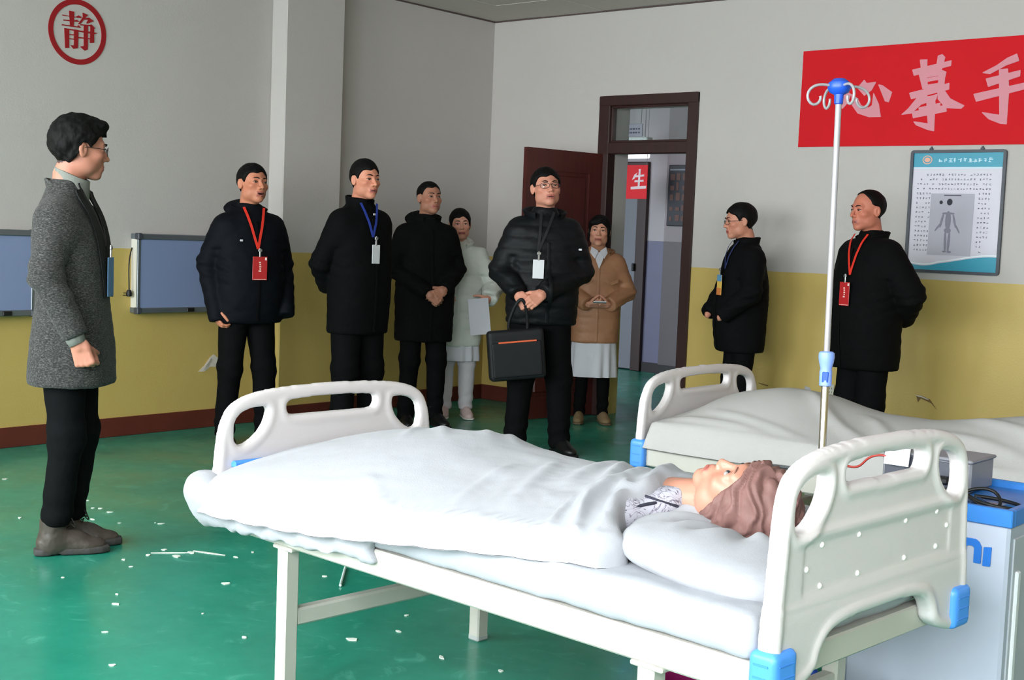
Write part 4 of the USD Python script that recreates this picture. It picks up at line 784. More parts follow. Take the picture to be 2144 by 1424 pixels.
def person(label, x, y, phi, h, head, jacket, arms, feet, legs, shoes, hands=(), group=None, skin=(190, 132, 108)):
    """x, y, h: where and how tall. phi: how far the body is turned from facing the camera, towards the picture's right (degrees)."""
    ray = A([x, y]) - CAM[:2]; ray /= np.linalg.norm(ray); right = A([ray[1], -ray[0]]); p = math.radians(phi); F = -ray * math.cos(p) + right * math.sin(p)
    o = thing('person', label, 'person', (x, y, 0), math.atan2(-F[0], F[1]), group); s = h / 1.75; R_ = {}
    hk = head.get('size', 1.0) * (1.0 if s > .9 else 1.05)
    def put(name, m, mt, parent=None, smooth=True, tint=None, lab=None):
        m = m.copy(); m.vertices = m.vertices * s; return obj(name, m, mt, parent if parent is not None else o, smooth, tint, label=lab)
    neck = A([0, jacket.get('lean', 0) + .005, 1.52]); HR = rot([0, 0, 1], -head.get('turn', 0)) @ rot([1, 0, 0], head.get('nod', 0)) @ rot([0, 1, 0], head.get('tilt', 0)); HC = neck + HR @ A([0, .030, .105]) * hk
    toh = lambda m: trimesh.Trimesh(m.vertices @ HR.T * hk + HC, m.faces, process=False)
    # skin: one continuous body, finer at the head and the hands
    hm = toh(field(lambda X: head_sdf(X, head), (-.10, -.135, -.225), (.10, .125, .125), .0042))
    sh = [A([-sx * .165, -.005 + jacket.get('lean', 0), jacket.get('shz', 1.370)]) for sx in (1, -1)]     # left, right (the person's own)
    def core(X):
        d = stack(X, [(.84, .13, .085, 0, 0), (1.0, .125, .085, 0, 0), (1.25, .145, .095, 0, jacket.get('lean', 0)), (1.36, .105, .07, 0, jacket.get('lean', 0)), (1.42, .07, .06, 0, jacket.get('lean', 0)), (1.47, .06, .05, 0, jacket.get('lean', 0))])
        d = smin(d, cap(X, (0, -.01 + jacket.get('lean', 0), 1.38), neck + A([0, -.02, .0]), .055, .050), .03)
        for k in (0, 1):
            S, (E, W_) = sh[k], arms[k]; d = smin(d, cap(X, S, E, .045, .036), .03); d = smin(d, cap(X, E, W_, .036, .026), .01)
            fx, fy, _ = feet[k]; d = smin(d, cap(X, ((-1 if k == 0 else 1) * .085, 0, .86), (legs[k][0], legs[k][1], .48), .075, .050), .03); d = smin(d, cap(X, (legs[k][0], legs[k][1], .48), (fx, fy - .01, .09), .050, .036), .02)
        return d
    cm2 = field(core, (-.50, -.40, .04), (.50, .45, 1.56), .017)
    hs = []
    for k, hd in enumerate(hands):
        if hd is None: continue
        C = hand_prims(arms[k][1] if 'at' not in hd else hd['at'], hd['d'], hd['n'], 1 if k == 1 else -1, hd.get('curl', (25, 30, 20)), hd.get('thumb', .5))
        C.append((A(arms[k][1]) + (A(arms[k][1]) - A(arms[k][0])) * -.14, A(arms[k][1]) + A(hd['d']) / np.linalg.norm(hd['d']) * .012, .026, .0235, 0)); pts = np.array([q for c in C for q in c[:2]])
        hs.append(field(lambda X: hand_sdf(X, C), pts.min(0) - .025, pts.max(0) + .025, .0042))
    bm = union(cm2, hm, *hs)
    V = (bm.vertices - HC) @ HR / hk; base = A(lin(skin)); tint = np.tile(base, (len(V), 1)); lip = A(lin((166, 94, 84)))
    ax_ = np.abs(V[:, 0]); onhead = np.abs(V).max(1) < .14
    lipm = onhead & (V[:, 1] > .070) & (np.abs(V[:, 2] + .0672) < .0105 + head.get('mouth', 0)) & (ax_ < .025); tint[lipm] = lip
    chk = np.exp(-((ax_ - .043) / .022) ** 2 - ((V[:, 2] + .03) / .025) ** 2) * (V[:, 1] > .02) * onhead * .35; tint = tint * (1 - chk[:, None]) + A(lin((186, 106, 88))) * chk[:, None]
    if head.get('style', 'short') in ('short', 'crew', 'balding'):
        st = onhead & (V[:, 1] > .03) & (V[:, 2] < -.052) & ~lipm; tint[st] = tint[st] * A([.93, .93, .94])
        line = np.interp(V[:, 1], *HAIRS[head.get('style', 'short')]); scalp = onhead & (V[:, 2] > line + .014) & (V[:, 1] < .07) & (ax_ < .074); tint[scalp] = A(lin((60, 46, 42)))
    dk = onhead & (V[:, 1] > .080) & (np.abs(V[:, 2] + .0672) < .0008 + head.get('mouth', 0) * .75) & (ax_ < .020); tint[dk] = A(lin((52, 24, 24)))
    put('body', bm, skin_m, tint=tint)
    put('hair', toh(trimesh.smoothing.filter_taubin(ruffle(field(lambda X: hair_sdf(X, head), (-.115, -.17, -.12), (.115, .125, .15), .0045), head.get('mess', .0035), (60, 40, 22), 7), iterations=3)), hair_m)
    for sx in (-1, 1):
        w = head.get('wide', 1.0); g = trimesh.creation.icosphere(2, 1.0); g.vertices *= A([.0128, .0058, head.get('eye', .0042)]); g.apply_transform(trimesh.transformations.rotation_matrix(sx * -.10, [0, 1, 0])); g.apply_transform(trimesh.transformations.rotation_matrix(-sx * .30, [0, 0, 1]))
        lx = g.vertices[:, 0]; col = np.where((np.abs(lx - 0.0008) < .0060)[:, None], A(lin((20, 12, 10))), A(lin((186, 172, 164)))); g.apply_translation((sx * .0315 * w, .0812, .0005)); put('eye', toh(g), eye_m, tint=col)
        put('upper_eyelid', toh(tube(spline([(sx * .019 * w, .0845, .0020), (sx * .027 * w, .0880, .0062), (sx * .036 * w, .0850, .0062), (sx * .0455 * w, .0760, .0018)], 12), [.0014] * 12, 6)), hair_m)
        bz = head.get('brow', .0215); put('eyebrow', toh(tube(spline([(sx * .013 * w, .0925, bz), (sx * .026 * w, .0915, bz + .0045), (sx * .038 * w, .0830, bz + .0042), (sx * .047 * w, .0735, bz - .001)], 14), np.interp(np.linspace(0, 1, 14), [0, .3, 1], [.0026, .0034, .0012]), 8)), hair_m)
    if head.get('glasses'):
        rimm = mat('dark_spectacle_frame', (34, 32, 36), 0.3, 0.5); gl = None
        for sx in (-1, 1):
            c = A([sx * .0335, .103, -.002]); a = np.linspace(0, 2 * np.pi, 28, endpoint=False); P = np.stack([c[0] + .0255 * np.sign(np.cos(a)) * np.abs(np.cos(a)) ** .75, c[1] - .010 * ((c[0] + .0255 * np.cos(a)) / .06) ** 2 * 1.6, c[2] + .0165 * np.sign(np.sin(a)) * np.abs(np.sin(a)) ** .75], 1)
            piece = tube(P, .0013, 6, closed=True); temple = tube([(sx * .0585, .088, .004), (sx * .0735, .070, .004), (sx * .079, .005, .004), (sx * .078, -.02, -.006)], .0014, 6); gl = cat(gl, piece, temple)
            lens = trimesh.Trimesh(np.vstack([P, c[None]]), [(k, (k + 1) % 28, 28) for k in range(28)], process=False); R_.setdefault('lens', []).append(lens)
        gl = cat(gl, tube([(-.008, .1035, .003), (0, .107, .006), (.008, .1035, .003)], .0014, 6)); go = put('glasses', toh(gl), rimm)
        for l in R_['lens']: put('spectacle_lens', toh(l), lens_m, go, smooth=False)
    # jacket, trousers, shoes
    J = jacket; ar = J.get('arm', (.072, .060, .050)); SHc = [q + A([(-1 if k == 0 else 1) * -.012, 0, -.005]) for k, q in enumerate(sh)]
    def jac(X):
        d = stack(X, [(z / s if z < 1.2 and i == 0 else z, a, b, 0, cy) for i, (z, a, b, cy) in enumerate(J['torso'])], J.get('n', 2.3), .018)
        for k in (0, 1):
            E, W_ = arms[k]; E, W_ = A(E, float), A(W_, float); cut = W_ + (E - W_) / np.linalg.norm(E - W_) * J.get('cuff', .012)
            a_ = smin(cap(X, SHc[k], E, ar[0], ar[1]), cap(X, E, cut, ar[1], ar[2]), .012)
            dirw = (W_ - E) / np.linalg.norm(W_ - E); a_ = np.where((X - E) @ dirw > 0, smax(a_, (X - cut) @ dirw - .004, .010), a_)
            d = smin(d, a_, np.where(X[:, 2] > 1.22, .055, .012))
        if J.get('hood'): d = smin(d, ell(X, (0, -.095 + J.get('lean', 0), 1.475), (.135, .075, .060), rot([1, 0, 0], -18)), .03)
        return d
    z0 = J['torso'][0][0] / s
    jm = field(jac, (-.47, -.40, z0 - .03), (.47, .46, 1.60), .0115); jm = trimesh.smoothing.filter_taubin(jm, iterations=4); v, n = jm.vertices, jm.vertex_normals; z = v[:, 2]
    w = J.get('fold', .010) * fbm(v * A([7, 7, 5.5]), 3, 11 + len(label)) + .5 * J.get('fold', .010) * fbm(v * A([16, 16, 26]), 2, 3)
    side = np.abs(v[:, 0]) > .17
    if J.get('quilt'): q = J['quilt']; w += q[0] * (np.abs(np.sin(np.pi * (z + .03 * fbm(v * 6, 2, 5)) / q[1])) ** .55 - .6)
    w += .0045 * np.sin(z * 95 + 30 * v[:, 1]) * np.exp(-((z - 1.10) / .10) ** 2) * side
    jm.vertices = v + n * w[:, None]; jo = put('jacket', jm, J['mat'], lab=J.get('label')); R_['jm'] = jm
    tree = cKDTree(jm.vertices[:, [0, 2]]); front = lambda px, pz: max((jm.vertices[i, 1] for i in tree.query_ball_point((px, pz), .020)), default=.12)
    R_['front'] = front; hem = z0
    def strip_on(pts, wd, t, lift=.003):
        P = A([(a, front(a, b) + lift, b) for a, b in pts]); P[:, 1] = gaussian_filter(P[:, 1], 1.2, mode='nearest'); dv = np.gradient(P, axis=0); dv /= np.linalg.norm(dv, axis=1, keepdims=True); sd = np.cross(dv, [0, 1, 0]); sd /= np.linalg.norm(sd, axis=1, keepdims=True) + 1e-9
        nn = np.cross(sd, dv); C = [P - sd * wd / 2 - nn * t, P + sd * wd / 2 - nn * t, P + sd * wd / 2 + nn * t, P - sd * wd / 2 + nn * t]; G = np.stack(C + C[:1], 1); v_, f_ = grid_mesh(G); m = trimesh.Trimesh(v_, f_, process=False); m.merge_vertices(); trimesh.repair.fix_normals(m); return m
    R_['strip'] = strip_on
    if J.get('zip', True): put('front_zip', strip_on([(J.get('zipx', 0), b) for b in np.linspace(hem + .02, J.get('ziptop', 1.40), 26)], .020, .0025, .002), J.get('trim', J['mat']), jo)
    c = J.get('collar')
    if c: put('collar', band(0, -.012 + J.get('lean', 0), c[0], c[1], c[2], c[3], c[4], c[5], c[6], c[7]), J.get('trim', J['mat']), jo)
    if J.get('pockets'):
        for px in (-.11, .11): put('pocket_flap', strip_on([(px + dx, J['pockets'] + .02 * abs(dx) / .05) for dx in np.linspace(-.06, .06, 9)], .028, .003, .003), J.get('trim', J['mat']), jo)
    if J.get('emblem'): a, b = J['emblem']; put('emblem', bx((a - .010, front(a, b), b - .006), (a + .010, front(a, b) + .005, b + .006), .002), mat('pale_emblem', (200, 200, 204), 0.5), jo)
    for nm, ex in J.get('extra', []): put(nm, ex(R_), J.get('xmat', J['mat']), jo)
    lw = legs[2] if len(legs) > 2 else {}
    hipz, hw = lw.get('hip', .86), lw.get('w', 1.0)
    def tr_(X):
        d = stack(X, [(.76, .150 * hw, .105 * hw, 0, -.01), (.88, .165 * hw, .115 * hw, 0, -.01), (1.0, .15 * hw, .105 * hw, 0, 0)])
        for k in (0, 1):
            fx, fy, _ = feet[k]; kx, ky = legs[k][0], legs[k][1]
            d = smin(d, smin(cap(X, ((-1 if k == 0 else 1) * .082, -.005, hipz - .02), (kx, ky, .48), .095 * hw, .074 * hw), cap(X, (kx, ky, .48), (fx, fy - .012, .075), .073 * hw, .062 * hw), .04), .02)
        return smax(d, lw.get('hem', .045) - X[:, 2], .01)
    tm = trimesh.smoothing.filter_taubin(field(tr_, (-.36, -.34, .01), (.36, .36, 1.03), .0125), iterations=3); v = tm.vertices; z = v[:, 2]
    tm.vertices = v + tm.vertex_normals * (.012 * fbm(v * A([8, 8, 6]), 3, 5) + .004 * np.sin(z * 70 + 25 * v[:, 0]) * (np.exp(-((z - .14) / .09) ** 2) + .6 * np.exp(-((z - .48) / .08) ** 2)))[:, None]
    put('trousers', tm, lw['mat'])
    for k in (0, 1):
        fx, fy, yaw = feet[k]; Rz = rot([0, 0, 1], -yaw); bt = shoes.get('boot', 0)
        def shoe(X):
            Y = (X - A([fx, fy, 0])) @ Rz; d = smin(ell(Y, (0, -.028, .045), (.038, .050, .052)), ell(Y, (0, .105, .030), (.046, .085, .036)), .05); d = smin(d, ell(Y, (0, .045, .055), (.038, .075, .045)), .03)
            if bt: d = smin(d, cap(Y, (0, -.02, .05), (0, -.018, .05 + bt), .046, .050), .03); d = smax(d, Y[:, 2] - (.05 + bt), .006)
            return smax(d, .006 - Y[:, 2], .004)
        lo = A([fx - .24, fy - .22, 0.0]); sm_ = field(shoe, lo, (fx + .24, fy + .24, .10 + bt), .0065 if bt else .008)
        if bt: ruffle(sm_, .004, (28, 28, 28), 2)
        so_ = put('shoe', sm_, shoes['mat'])
        def sole(X):
            Y = (X - A([fx, fy, 0])) @ Rz; q = np.interp(Y[:, 1], [-.09, -.06, 0, .06, .12, .17, .205], [.024, .039, .037, .043, .049, .044, .022]); d = np.maximum(np.abs(Y[:, 0]) - q, np.maximum(-.088 - Y[:, 1], Y[:, 1] - .202)); d = np.maximum(d, np.maximum(-Y[:, 2] + .001, Y[:, 2] - (.030 if bt else .018)))
            return np.maximum(d, -np.maximum(np.abs(Y[:, 1] + .005) - .018, Y[:, 2] - .008)) if bt else d
        put('sole', field(sole, lo, (fx + .24, fy + .24, .05), .006), shoes['sole'], so_)
        if bt:
            L = lambda p: tuple(A(p) @ Rz.T + A([fx, fy, 0])); lace = [tube([L((-.022, .055 - .014 * i, .088 + .016 * i)), L((0, .064 - .014 * i, .097 + .016 * i)), L((.022, .055 - .014 * i, .088 + .016 * i))], .0026, 6) for i in range(5)]
            lace += [tube(spline([L((sx * .004, .020, .150)), L((sx * .03, .050, .150)), L((sx * .036, .065, .118)), L((sx * .012, .045, .135))], 14), .0024, 6) for sx in (-1, 1)]
            put('shoelace', cat(*lace), mat('dark_bootlace', (34, 30, 28), 0.7), so_)
    R_.update(o=o, s=s, put=put, HC=HC, loc=(x, y, 0), rz=math.atan2(-F[0], F[1]), toh=toh)
    return R_
def lanyard(P, label, strap, card, z, cardsize, gap=.065, xc=0.0, print_=None, clip=True, cat_='badge'):
    """A ribbon round the neck lying on the jacket, and a card at its end: a thing of its own, worn by the person P."""
    o = thing('name_badge', label, cat_, P['loc'], P['rz']); s = P['s']; zc = z / s; w, h = cardsize[0] / s, cardsize[1] / s; zt = zc + h / 2 + .045
    up = lambda m: (setattr(m, 'vertices', m.vertices * s), m)[1]; f = P['front']; pc = None
    for sx in (-1, 1):
        pts = [(sx * gap * (1 - t) + xc * t, 1.485 * (1 - t) + zt * t) for t in np.linspace(0, 1, 22)]; pc = cat(pc, P['strip'](pts, .016, .0012, .006))
    obj('ribbon', up(pc), strap, o, smooth=30)
    y = max(f(xc, zc), f(xc, zc + h / 2), f(xc - w / 3, zc), f(xc + w / 3, zc)) + .016
    obj('clip', up(cat(bx((xc - .006, y - .004, zc + h / 2 - .004), (xc + .006, y + .004, zc + h / 2 + .05), .002), bx((xc - .012, y - .003, zc + h / 2 + .030), (xc + .012, y + .005, zc + h / 2 + .045), .002))), mat('steel_clip', (170, 170, 172), 0.3, metal=0.8), o)
    c = obj('card', up(bx((xc - w / 2, y - .002, zc - h / 2), (xc + w / 2, y + .002, zc + h / 2), .0015)), card, o)
    if print_: print_(o, up, xc, y + .002, zc, w, h)
    return o
black = lambda n, c=(12, 13, 15), r=.85, **k: mat(n, tuple(q * .62 for q in c), r, .10, var=.12, scale=14, bump=.0006, bscale=260, **k)
blk_tr = black('black_trouser_cloth', (12, 13, 15), .85); shoe_b = mat('black_shoe_leather', (15, 15, 16), .4, .4); sole_b = mat('black_shoe_sole', (14, 14, 15), .7)
hang = lambda k, fx=.0: ((-.262 if k == 0 else .262, -.030 + fx, 1.125), (-.262 if k == 0 else .262, .040 + fx, .885))
F0 = [(-.11, .0, -10), (.11, .0, 10)]; L0 = [(-.10, .015), (.10, .015)]
def TORSO(hem, a=.200, b=.135, sh=.185, bell=0.0, lean=0.0, hb=None):
    return [(hem, hb or a * .98, b * .98, lean * .2), (1.0, a, b + bell, lean * .3 + bell * .6), (1.22, a * .99, b, lean), (1.36, sh, b * .80, lean), (1.43, sh * .72, b * .64, lean - .005), (1.475, .090, .078, lean - .008), (1.515, .070, .066, lean - .005)]
red_rib, blue_rib = mat('red_lanyard_ribbon', (214, 46, 30), .6), mat('blue_lanyard_ribbon', (34, 58, 150), .6)
red_card, white_card = mat('red_badge_card', (178, 36, 40), .35, .5), mat('white_badge_card', (214, 214, 220), .35, .5)
def red_print_(o, up, xc, y, zc, w, h):
    rg = np.random.default_rng(5); m = [bx((xc - .007 + rg.uniform(-.002, .002), y, zc + h * .22 - i * .013), (xc + .006 + rg.uniform(-.003, .003), y + .0006, zc + h * .22 - i * .013 + .008)) for i in range(5)]
    obj('printed_characters', up(cat(*m)), mat('pale_badge_print', (236, 200, 190), .6), o)
    obj('corner_mark', up(bx((xc - w / 2 + .004, y, zc + h / 2 - .022), (xc - w / 2 + .016, y + .0006, zc + h / 2 - .006))), mat('white_badge_print', (236, 226, 220), .6), o)
    obj('edge_line', up(bx((xc - w / 2 + .006, y, zc - h / 2 + .004), (xc + w / 2 - .006, y + .0006, zc - h / 2 + .007))), mat('pale_badge_print', (236, 200, 190), .6), o)

# --- the man in the grey coat, in profile at the left
tweed = usdkit.material(stage, '/World/Looks/grey_tweed_cloth', {'tc': ('texture_coordinate', {}), 'mp': ('mapping', {'scale': (1, 1, 2.6)}), 'n': ('noise_texture', {'scale': 110.0, 'detail': 3.0, 'roughness': .7}), 'r': ('rgb_ramp', {'ramp': [(.36, lin((38, 38, 38))), (.52, lin((58, 58, 57))), (.68, lin((96, 94, 92)))]}), 'b': ('bump', {'distance': .0015}), 'p': ('principled_bsdf', {'roughness': .9, 'specular_ior_level': .12, 'sheen_weight': .08})},
                        [('tc.object', 'mp.vector'), ('mp.vector', 'n.vector'), ('n.fac', 'r.fac'), ('r.color', 'p.base_color'), ('n.fac', 'b.height'), ('b.normal', 'p.normal')], surface='p.BSDF')
lapel_m, knit = mat('dark_grey_lapel_cloth', (44, 45, 45), .9, .12, bump=.0008, bscale=200), mat('grey_green_rib_knit', (120, 122, 116), .95, .1, bump=.0012, bscale=140, stretch=(1, 1, .2))
def lapel(R_): return R_['strip']([(.075 - .055 * t, 1.46 - .42 * t) for t in np.linspace(0, 1, 22)], .075, .004, .004)
p1 = person('man in a grey tweed coat and glasses standing in profile with brown boots', 2.312, -5.106, 74, 1.722,
    dict(turn=-30, nod=-4, style='short', glasses=True, quiff=True, top=.024, thick=.018, mess=.010, nose=.9, size=1.02),
    dict(torso=[(.672, .215, .165, .01), (.85, .205, .155, .01), (1.05, .185, .135, .01), (1.25, .195, .132, -.008), (1.36, .178, .108, -.018), (1.43, .118, .080, -.024), (1.475, .084, .070, -.022), (1.50, .074, .066, -.016)], shz=1.345, arm=(.074, .062, .050), mat=tweed, lean=-.012, fold=.012, zip=False, cuff=.03,
         collar=(1.430, .076, .074, .040, .010, .030, 2.2, .008), trim=tweed, label='coarse grey tweed coat', extra=[('lapel', lapel), ('lapel', lambda R_: (lambda m: (setattr(m, 'vertices', m.vertices * A([-1, 1, 1])), m.invert(), m)[2])(lapel(R_)))], xmat=lapel_m),
    ((( -.25, -.02, 1.12), (-.22, .07, .88)), ((.256, -.022, 1.125), (.236, .100, .868))), [(-.065, -.005, -20), (.075, -.02, -22)], [(-.075, .03), (.082, .015), dict(mat=black('black_slim_trousers', (15, 17, 20)), w=.92, hem=.115)],
    dict(mat=mat('brown_grey_boot_leather', (68, 60, 54), .38, .5, var=.2, scale=20, bump=.001, bscale=60), sole=mat('dark_boot_sole', (58, 56, 55), .7), boot=.10),
    hands=(None, dict(d=(-.05, .30, -.95), n=(-.95, .05, 0), curl=(72, 82, 55), thumb=2.4)), skin=(178, 120, 100))
p1['put']('turtleneck', band(0, .000, 1.445, .064, .066, .075, .012, .026, 0.0, .002), knit); p1['put']('sweater_cuff', (lambda a, b: tube([a, a + (b - a) * .5, b], [.036, .037, .034], 14))(A([.240, .068, .925]), A([.236, .097, .866])), knit)
lanyard(p1, 'blue name badge on the chest of the man in the grey tweed coat', mat('black_lanyard_ribbon', (22, 22, 26), .6), mat('blue_badge_card', (96, 140, 186), .35, .5), 1.10, (.085, .155))

# --- the man with the red lanyard, left of the column
navy = black('dark_navy_jacket_cloth', (16, 20, 30), .7)
p2 = person('man in a dark navy hooded jacket with red lanyard, mouth open, beside the film viewer', .66, -2.925, 22, 1.690,
    dict(turn=-9, nod=4, tilt=-2, style='short', mouth=.0045, mouth_w=.018, top=.009, thick=.008, size=1.06, wide=1.03), dict(torso=TORSO(.74, .222, .150, .195, .02), arm=(.080, .068, .056), mat=navy, hood=True, fold=.016, cuff=-.09, emblem=(.10, 1.28), trim=black('dark_navy_trim', (12, 14, 20)), collar=(1.44, .098, .095, .045, .018, .02, 1.3, .02)),
    (((-.245, -.03, 1.13), (-.225, .07, .90)), ((.245, -.05, 1.13), (.215, .02, .865))), [(-.13, .02, -14), (.12, -.02, 10)], [(-.115, .015), (.105, .0), dict(mat=blk_tr, w=1.0)], dict(mat=shoe_b, sole=sole_b), hands=(None, dict(d=(0, .25, -.97), n=(-1, 0, 0), curl=(35, 45, 25))), skin=(196, 126, 98))
lanyard(p2, 'red name badge on a red lanyard on the man beside the film viewer', red_rib, red_card, 1.075, (.092, .140), print_=red_print_)

# --- the man with the blue lanyard, in front of the column
p3 = person('tall man in a black stand-collar jacket with blue lanyard standing before the wall column', 1.17, -2.49, 42, 1.752,
    dict(turn=7, nod=0, style='short', top=.014, thick=.008, smile=.002, mouth=.0015, size=1.0), dict(torso=TORSO(.70, .205, .142, .190, .012), arm=(.076, .066, .056), mat=black('black_wool_jacket'), fold=.012, collar=(1.445, .083, .082, .070, .014, .014, .45, .006), emblem=(-.02, 1.42)),
    (((-.235, -.07, 1.13), (-.08, -.16, .95)), ((.235, -.08, 1.12), (.10, -.165, .96))), F0, [(-.105, .015), (.105, .015), dict(mat=blk_tr, w=1.06)], dict(mat=shoe_b, sole=sole_b), skin=(206, 136, 110))
lanyard(p3, 'white name badge on a blue lanyard on the tall man before the column', blue_rib, white_card, 1.185, (.062, .112), xc=.02)

# --- the man with joined hands behind him
p4 = person('man in a black collared jacket with joined hands beside the woman in the white coat', .78, -1.51, 18, 1.680,
    dict(turn=-10, nod=4, style='crew', top=.006, thick=.006, size=.99, wide=1.02), dict(torso=TORSO(.585, .212, .145, .192, .012), arm=(.076, .064, .054), mat=black('black_parka_cloth', (14, 15, 16)), hood=True, fold=.014, collar=(1.44, .092, .09, .06, .016, .02, 1.0, .016)),
    (((-.235, .01, 1.13), (-.075, .205, .985)), ((.240, .02, 1.12), (.035, .215, .955))), F0, [(-.10, .015), (.10, .015), dict(mat=blk_tr, w=.95)], dict(mat=shoe_b, sole=sole_b),
    hands=(dict(d=(.85, .25, -.45), n=(.2, -.9, -.3), curl=(45, 45, 25)), dict(d=(-.80, .15, -.55), n=(-.1, -.9, -.2), curl=(60, 60, 30))), skin=(168, 116, 94))

# --- the woman in the white padded coat
white_puff, white_lab, white_tr = mat('white_padded_nylon', (206, 210, 202), .55, .3, bump=.0008, bscale=120), mat('white_lab_coat_cotton', (206, 206, 214), .85, .15), mat('white_trouser_cotton', (204, 200, 206), .85, .15)
def skirt(zb, zt, a, b, wave=.012):
    def mk_(R_):
        t = np.linspace(0, 2 * np.pi, 72); zz = np.linspace(zb, zt, 12); G = np.zeros((72, 26, 3))
        for j, (z, off) in enumerate([(z, 0) for z in zz] + [(z, -.008) for z in zz[::-1]] + [(zz[0], 0)] * 2):
            f = 1 + .10 * (zt - z) / (zt - zb); w = wave * np.sin(9 * t + 2 * np.sin(3 * t)) * (zt - z) / (zt - zb); G[:, j] = np.stack([(a * f + off + w) * np.cos(t), (b * f + off + w) * np.sin(t), np.full(72, z)], 1)
        v, f_ = grid_mesh(G[:, :25]); m = trimesh.Trimesh(v, f_, process=False); m.merge_vertices(); trimesh.repair.fix_normals(m); return m
    return mk_
p5 = person('woman in a white padded coat holding paper, half hidden behind the man with joined hands', .61, -.99, 4, 1.494,
    dict(turn=-4, nod=0, tilt=3, style='tied', top=.010, thick=.008, nose=.8, size=1.05, mouth_w=.019, brow=.020), dict(torso=TORSO(.52, .205, .150, .185, .0), arm=(.092, .086, .070), mat=white_puff, fold=.020, hood=True, quilt=(.012, .15), pockets=.86, collar=(1.43, .100, .098, .055, .02, .02, .9, .03), trim=white_puff),
    (((-.31, .0, 1.13), (-.245, .19, 1.02)), ((.29, .02, 1.12), (.17, .22, 1.02))), [(-.10, .0, -8), (.08, .0, 8)], [(-.095, .015), (.085, .015), dict(mat=white_tr, w=1.0, hem=.07)], dict(mat=mat('pink_white_trainer', (214, 190, 188), .55), sole=mat('white_rubber_sole', (216, 212, 206), .6)),
    hands=(dict(d=(.75, .35, -.35), n=(.3, -.9, .1), curl=(40, 50, 30)), dict(d=(-.6, .5, -.2), n=(0, -.9, .2), curl=(40, 50, 30))), skin=(206, 148, 126))
p5['put']('lab_coat', skirt(.49, .80, .185, .135)(None), white_lab)
pp = thing('paper_sheet', 'white sheets of paper held by the woman in the white padded coat', 'paper', p5['loc'], p5['rz']); sA = p5['s']
obj('sheet', trimesh.Trimesh((bx((-.085, -.002, -.15), (.085, .002, .15)).vertices @ rot([0, 1, 0], 6).T @ rot([1, 0, 0], 8).T + A([-.165, .292, .88])) * sA, bx((-.085, -.002, -.15), (.085, .002, .15)).faces, process=False), mat('white_paper', (196, 196, 204), .7), pp)

# --- the man in the black padded jacket with the briefcase
puff = mat('black_padded_nylon', (10, 12, 16), .58, .20, bump=.0006, bscale=160)
p6 = person('man in glasses and a black padded jacket, hands joined, standing before the open door', 1.985, -1.735, 12, 1.742,
    dict(turn=-3, nod=8, tilt=3, style='short', glasses=True, top=.014, thick=.010, smile=.003, mouth=.002, mouth_w=.025, wide=1.06, size=1.02), dict(torso=TORSO(.80, .222, .150, .200, .018), arm=(.084, .072, .058), mat=puff, fold=.014, quilt=(.0062, .070), emblem=(-.205, 1.265), collar=(1.425, .108, .104, .065, .020, .024, 1.25, .030), ziptop=1.30),
    (((-.245, .02, 1.13), (.045, .225, .995)), ((.262, .0, 1.12), (.180, .200, .985))), [(-.15, .0, -16), (.13, .0, 14)], [(-.125, .015), (.115, .015), dict(mat=blk_tr, w=1.10, hem=.03)], dict(mat=shoe_b, sole=sole_b),
    hands=(dict(d=(.78, .30, -.55), n=(.1, -.95, -.3), curl=(45, 50, 30)), dict(d=(-.55, .15, -.80), n=(-.2, -.9, .2), curl=(55, 60, 35))), skin=(200, 136, 114))
p6['put']('sweater_neck', band(0, .004, 1.445, .066, .066, .040, .012, .010, 0.0, .0), black('black_knit', (10, 10, 11)))
lanyard(p6, 'white name badge on a black lanyard on the man in the black padded jacket', mat('black_lanyard_ribbon', (22, 22, 26), .6), white_card, 1.135, (.068, .112), gap=.04, xc=.065)
bc = thing('briefcase', 'black soft briefcase with an orange zip held by the man in padded jacket', 'briefcase', p6['loc'], p6['rz'])
case_m = mat('black_briefcase_nylon', (17, 18, 21), .6, .3, bump=.0005, bscale=300)
obj('case_body', field(lambda X: rbox(X, (.180, .19, .625), (.170, .045, .150), .022, rot([0, 1, 0], 6)), (-.03, .12, .44), (.40, .26, .82), .009), case_m, bc, smooth=True)
obj('front_flap', field(lambda X: rbox(X, (.180, .232, .600), (.150, .010, .105), .008, rot([0, 1, 0], 6)), (.0, .21, .46), (.37, .25, .74), .006), case_m, bc, smooth=True)
obj('orange_zip', onto(bx((-.115, -.004, -.005), (.115, .006, .005), .002), (.185, .242, .705), rot([0, 1, 0], 6)[:, 0], (0, 1, 0), rot([0, 1, 0], 6)[:, 2]), mat('orange_zip_tape', (206, 92, 56), .5), bc)
obj('carry_handle', tube(spline([(.12, .19, .775), (.13, .21, .87), (.17, .235, .955), (.22, .21, .87), (.23, .19, .775)], 26), .010, 8), case_m, bc, smooth=True)

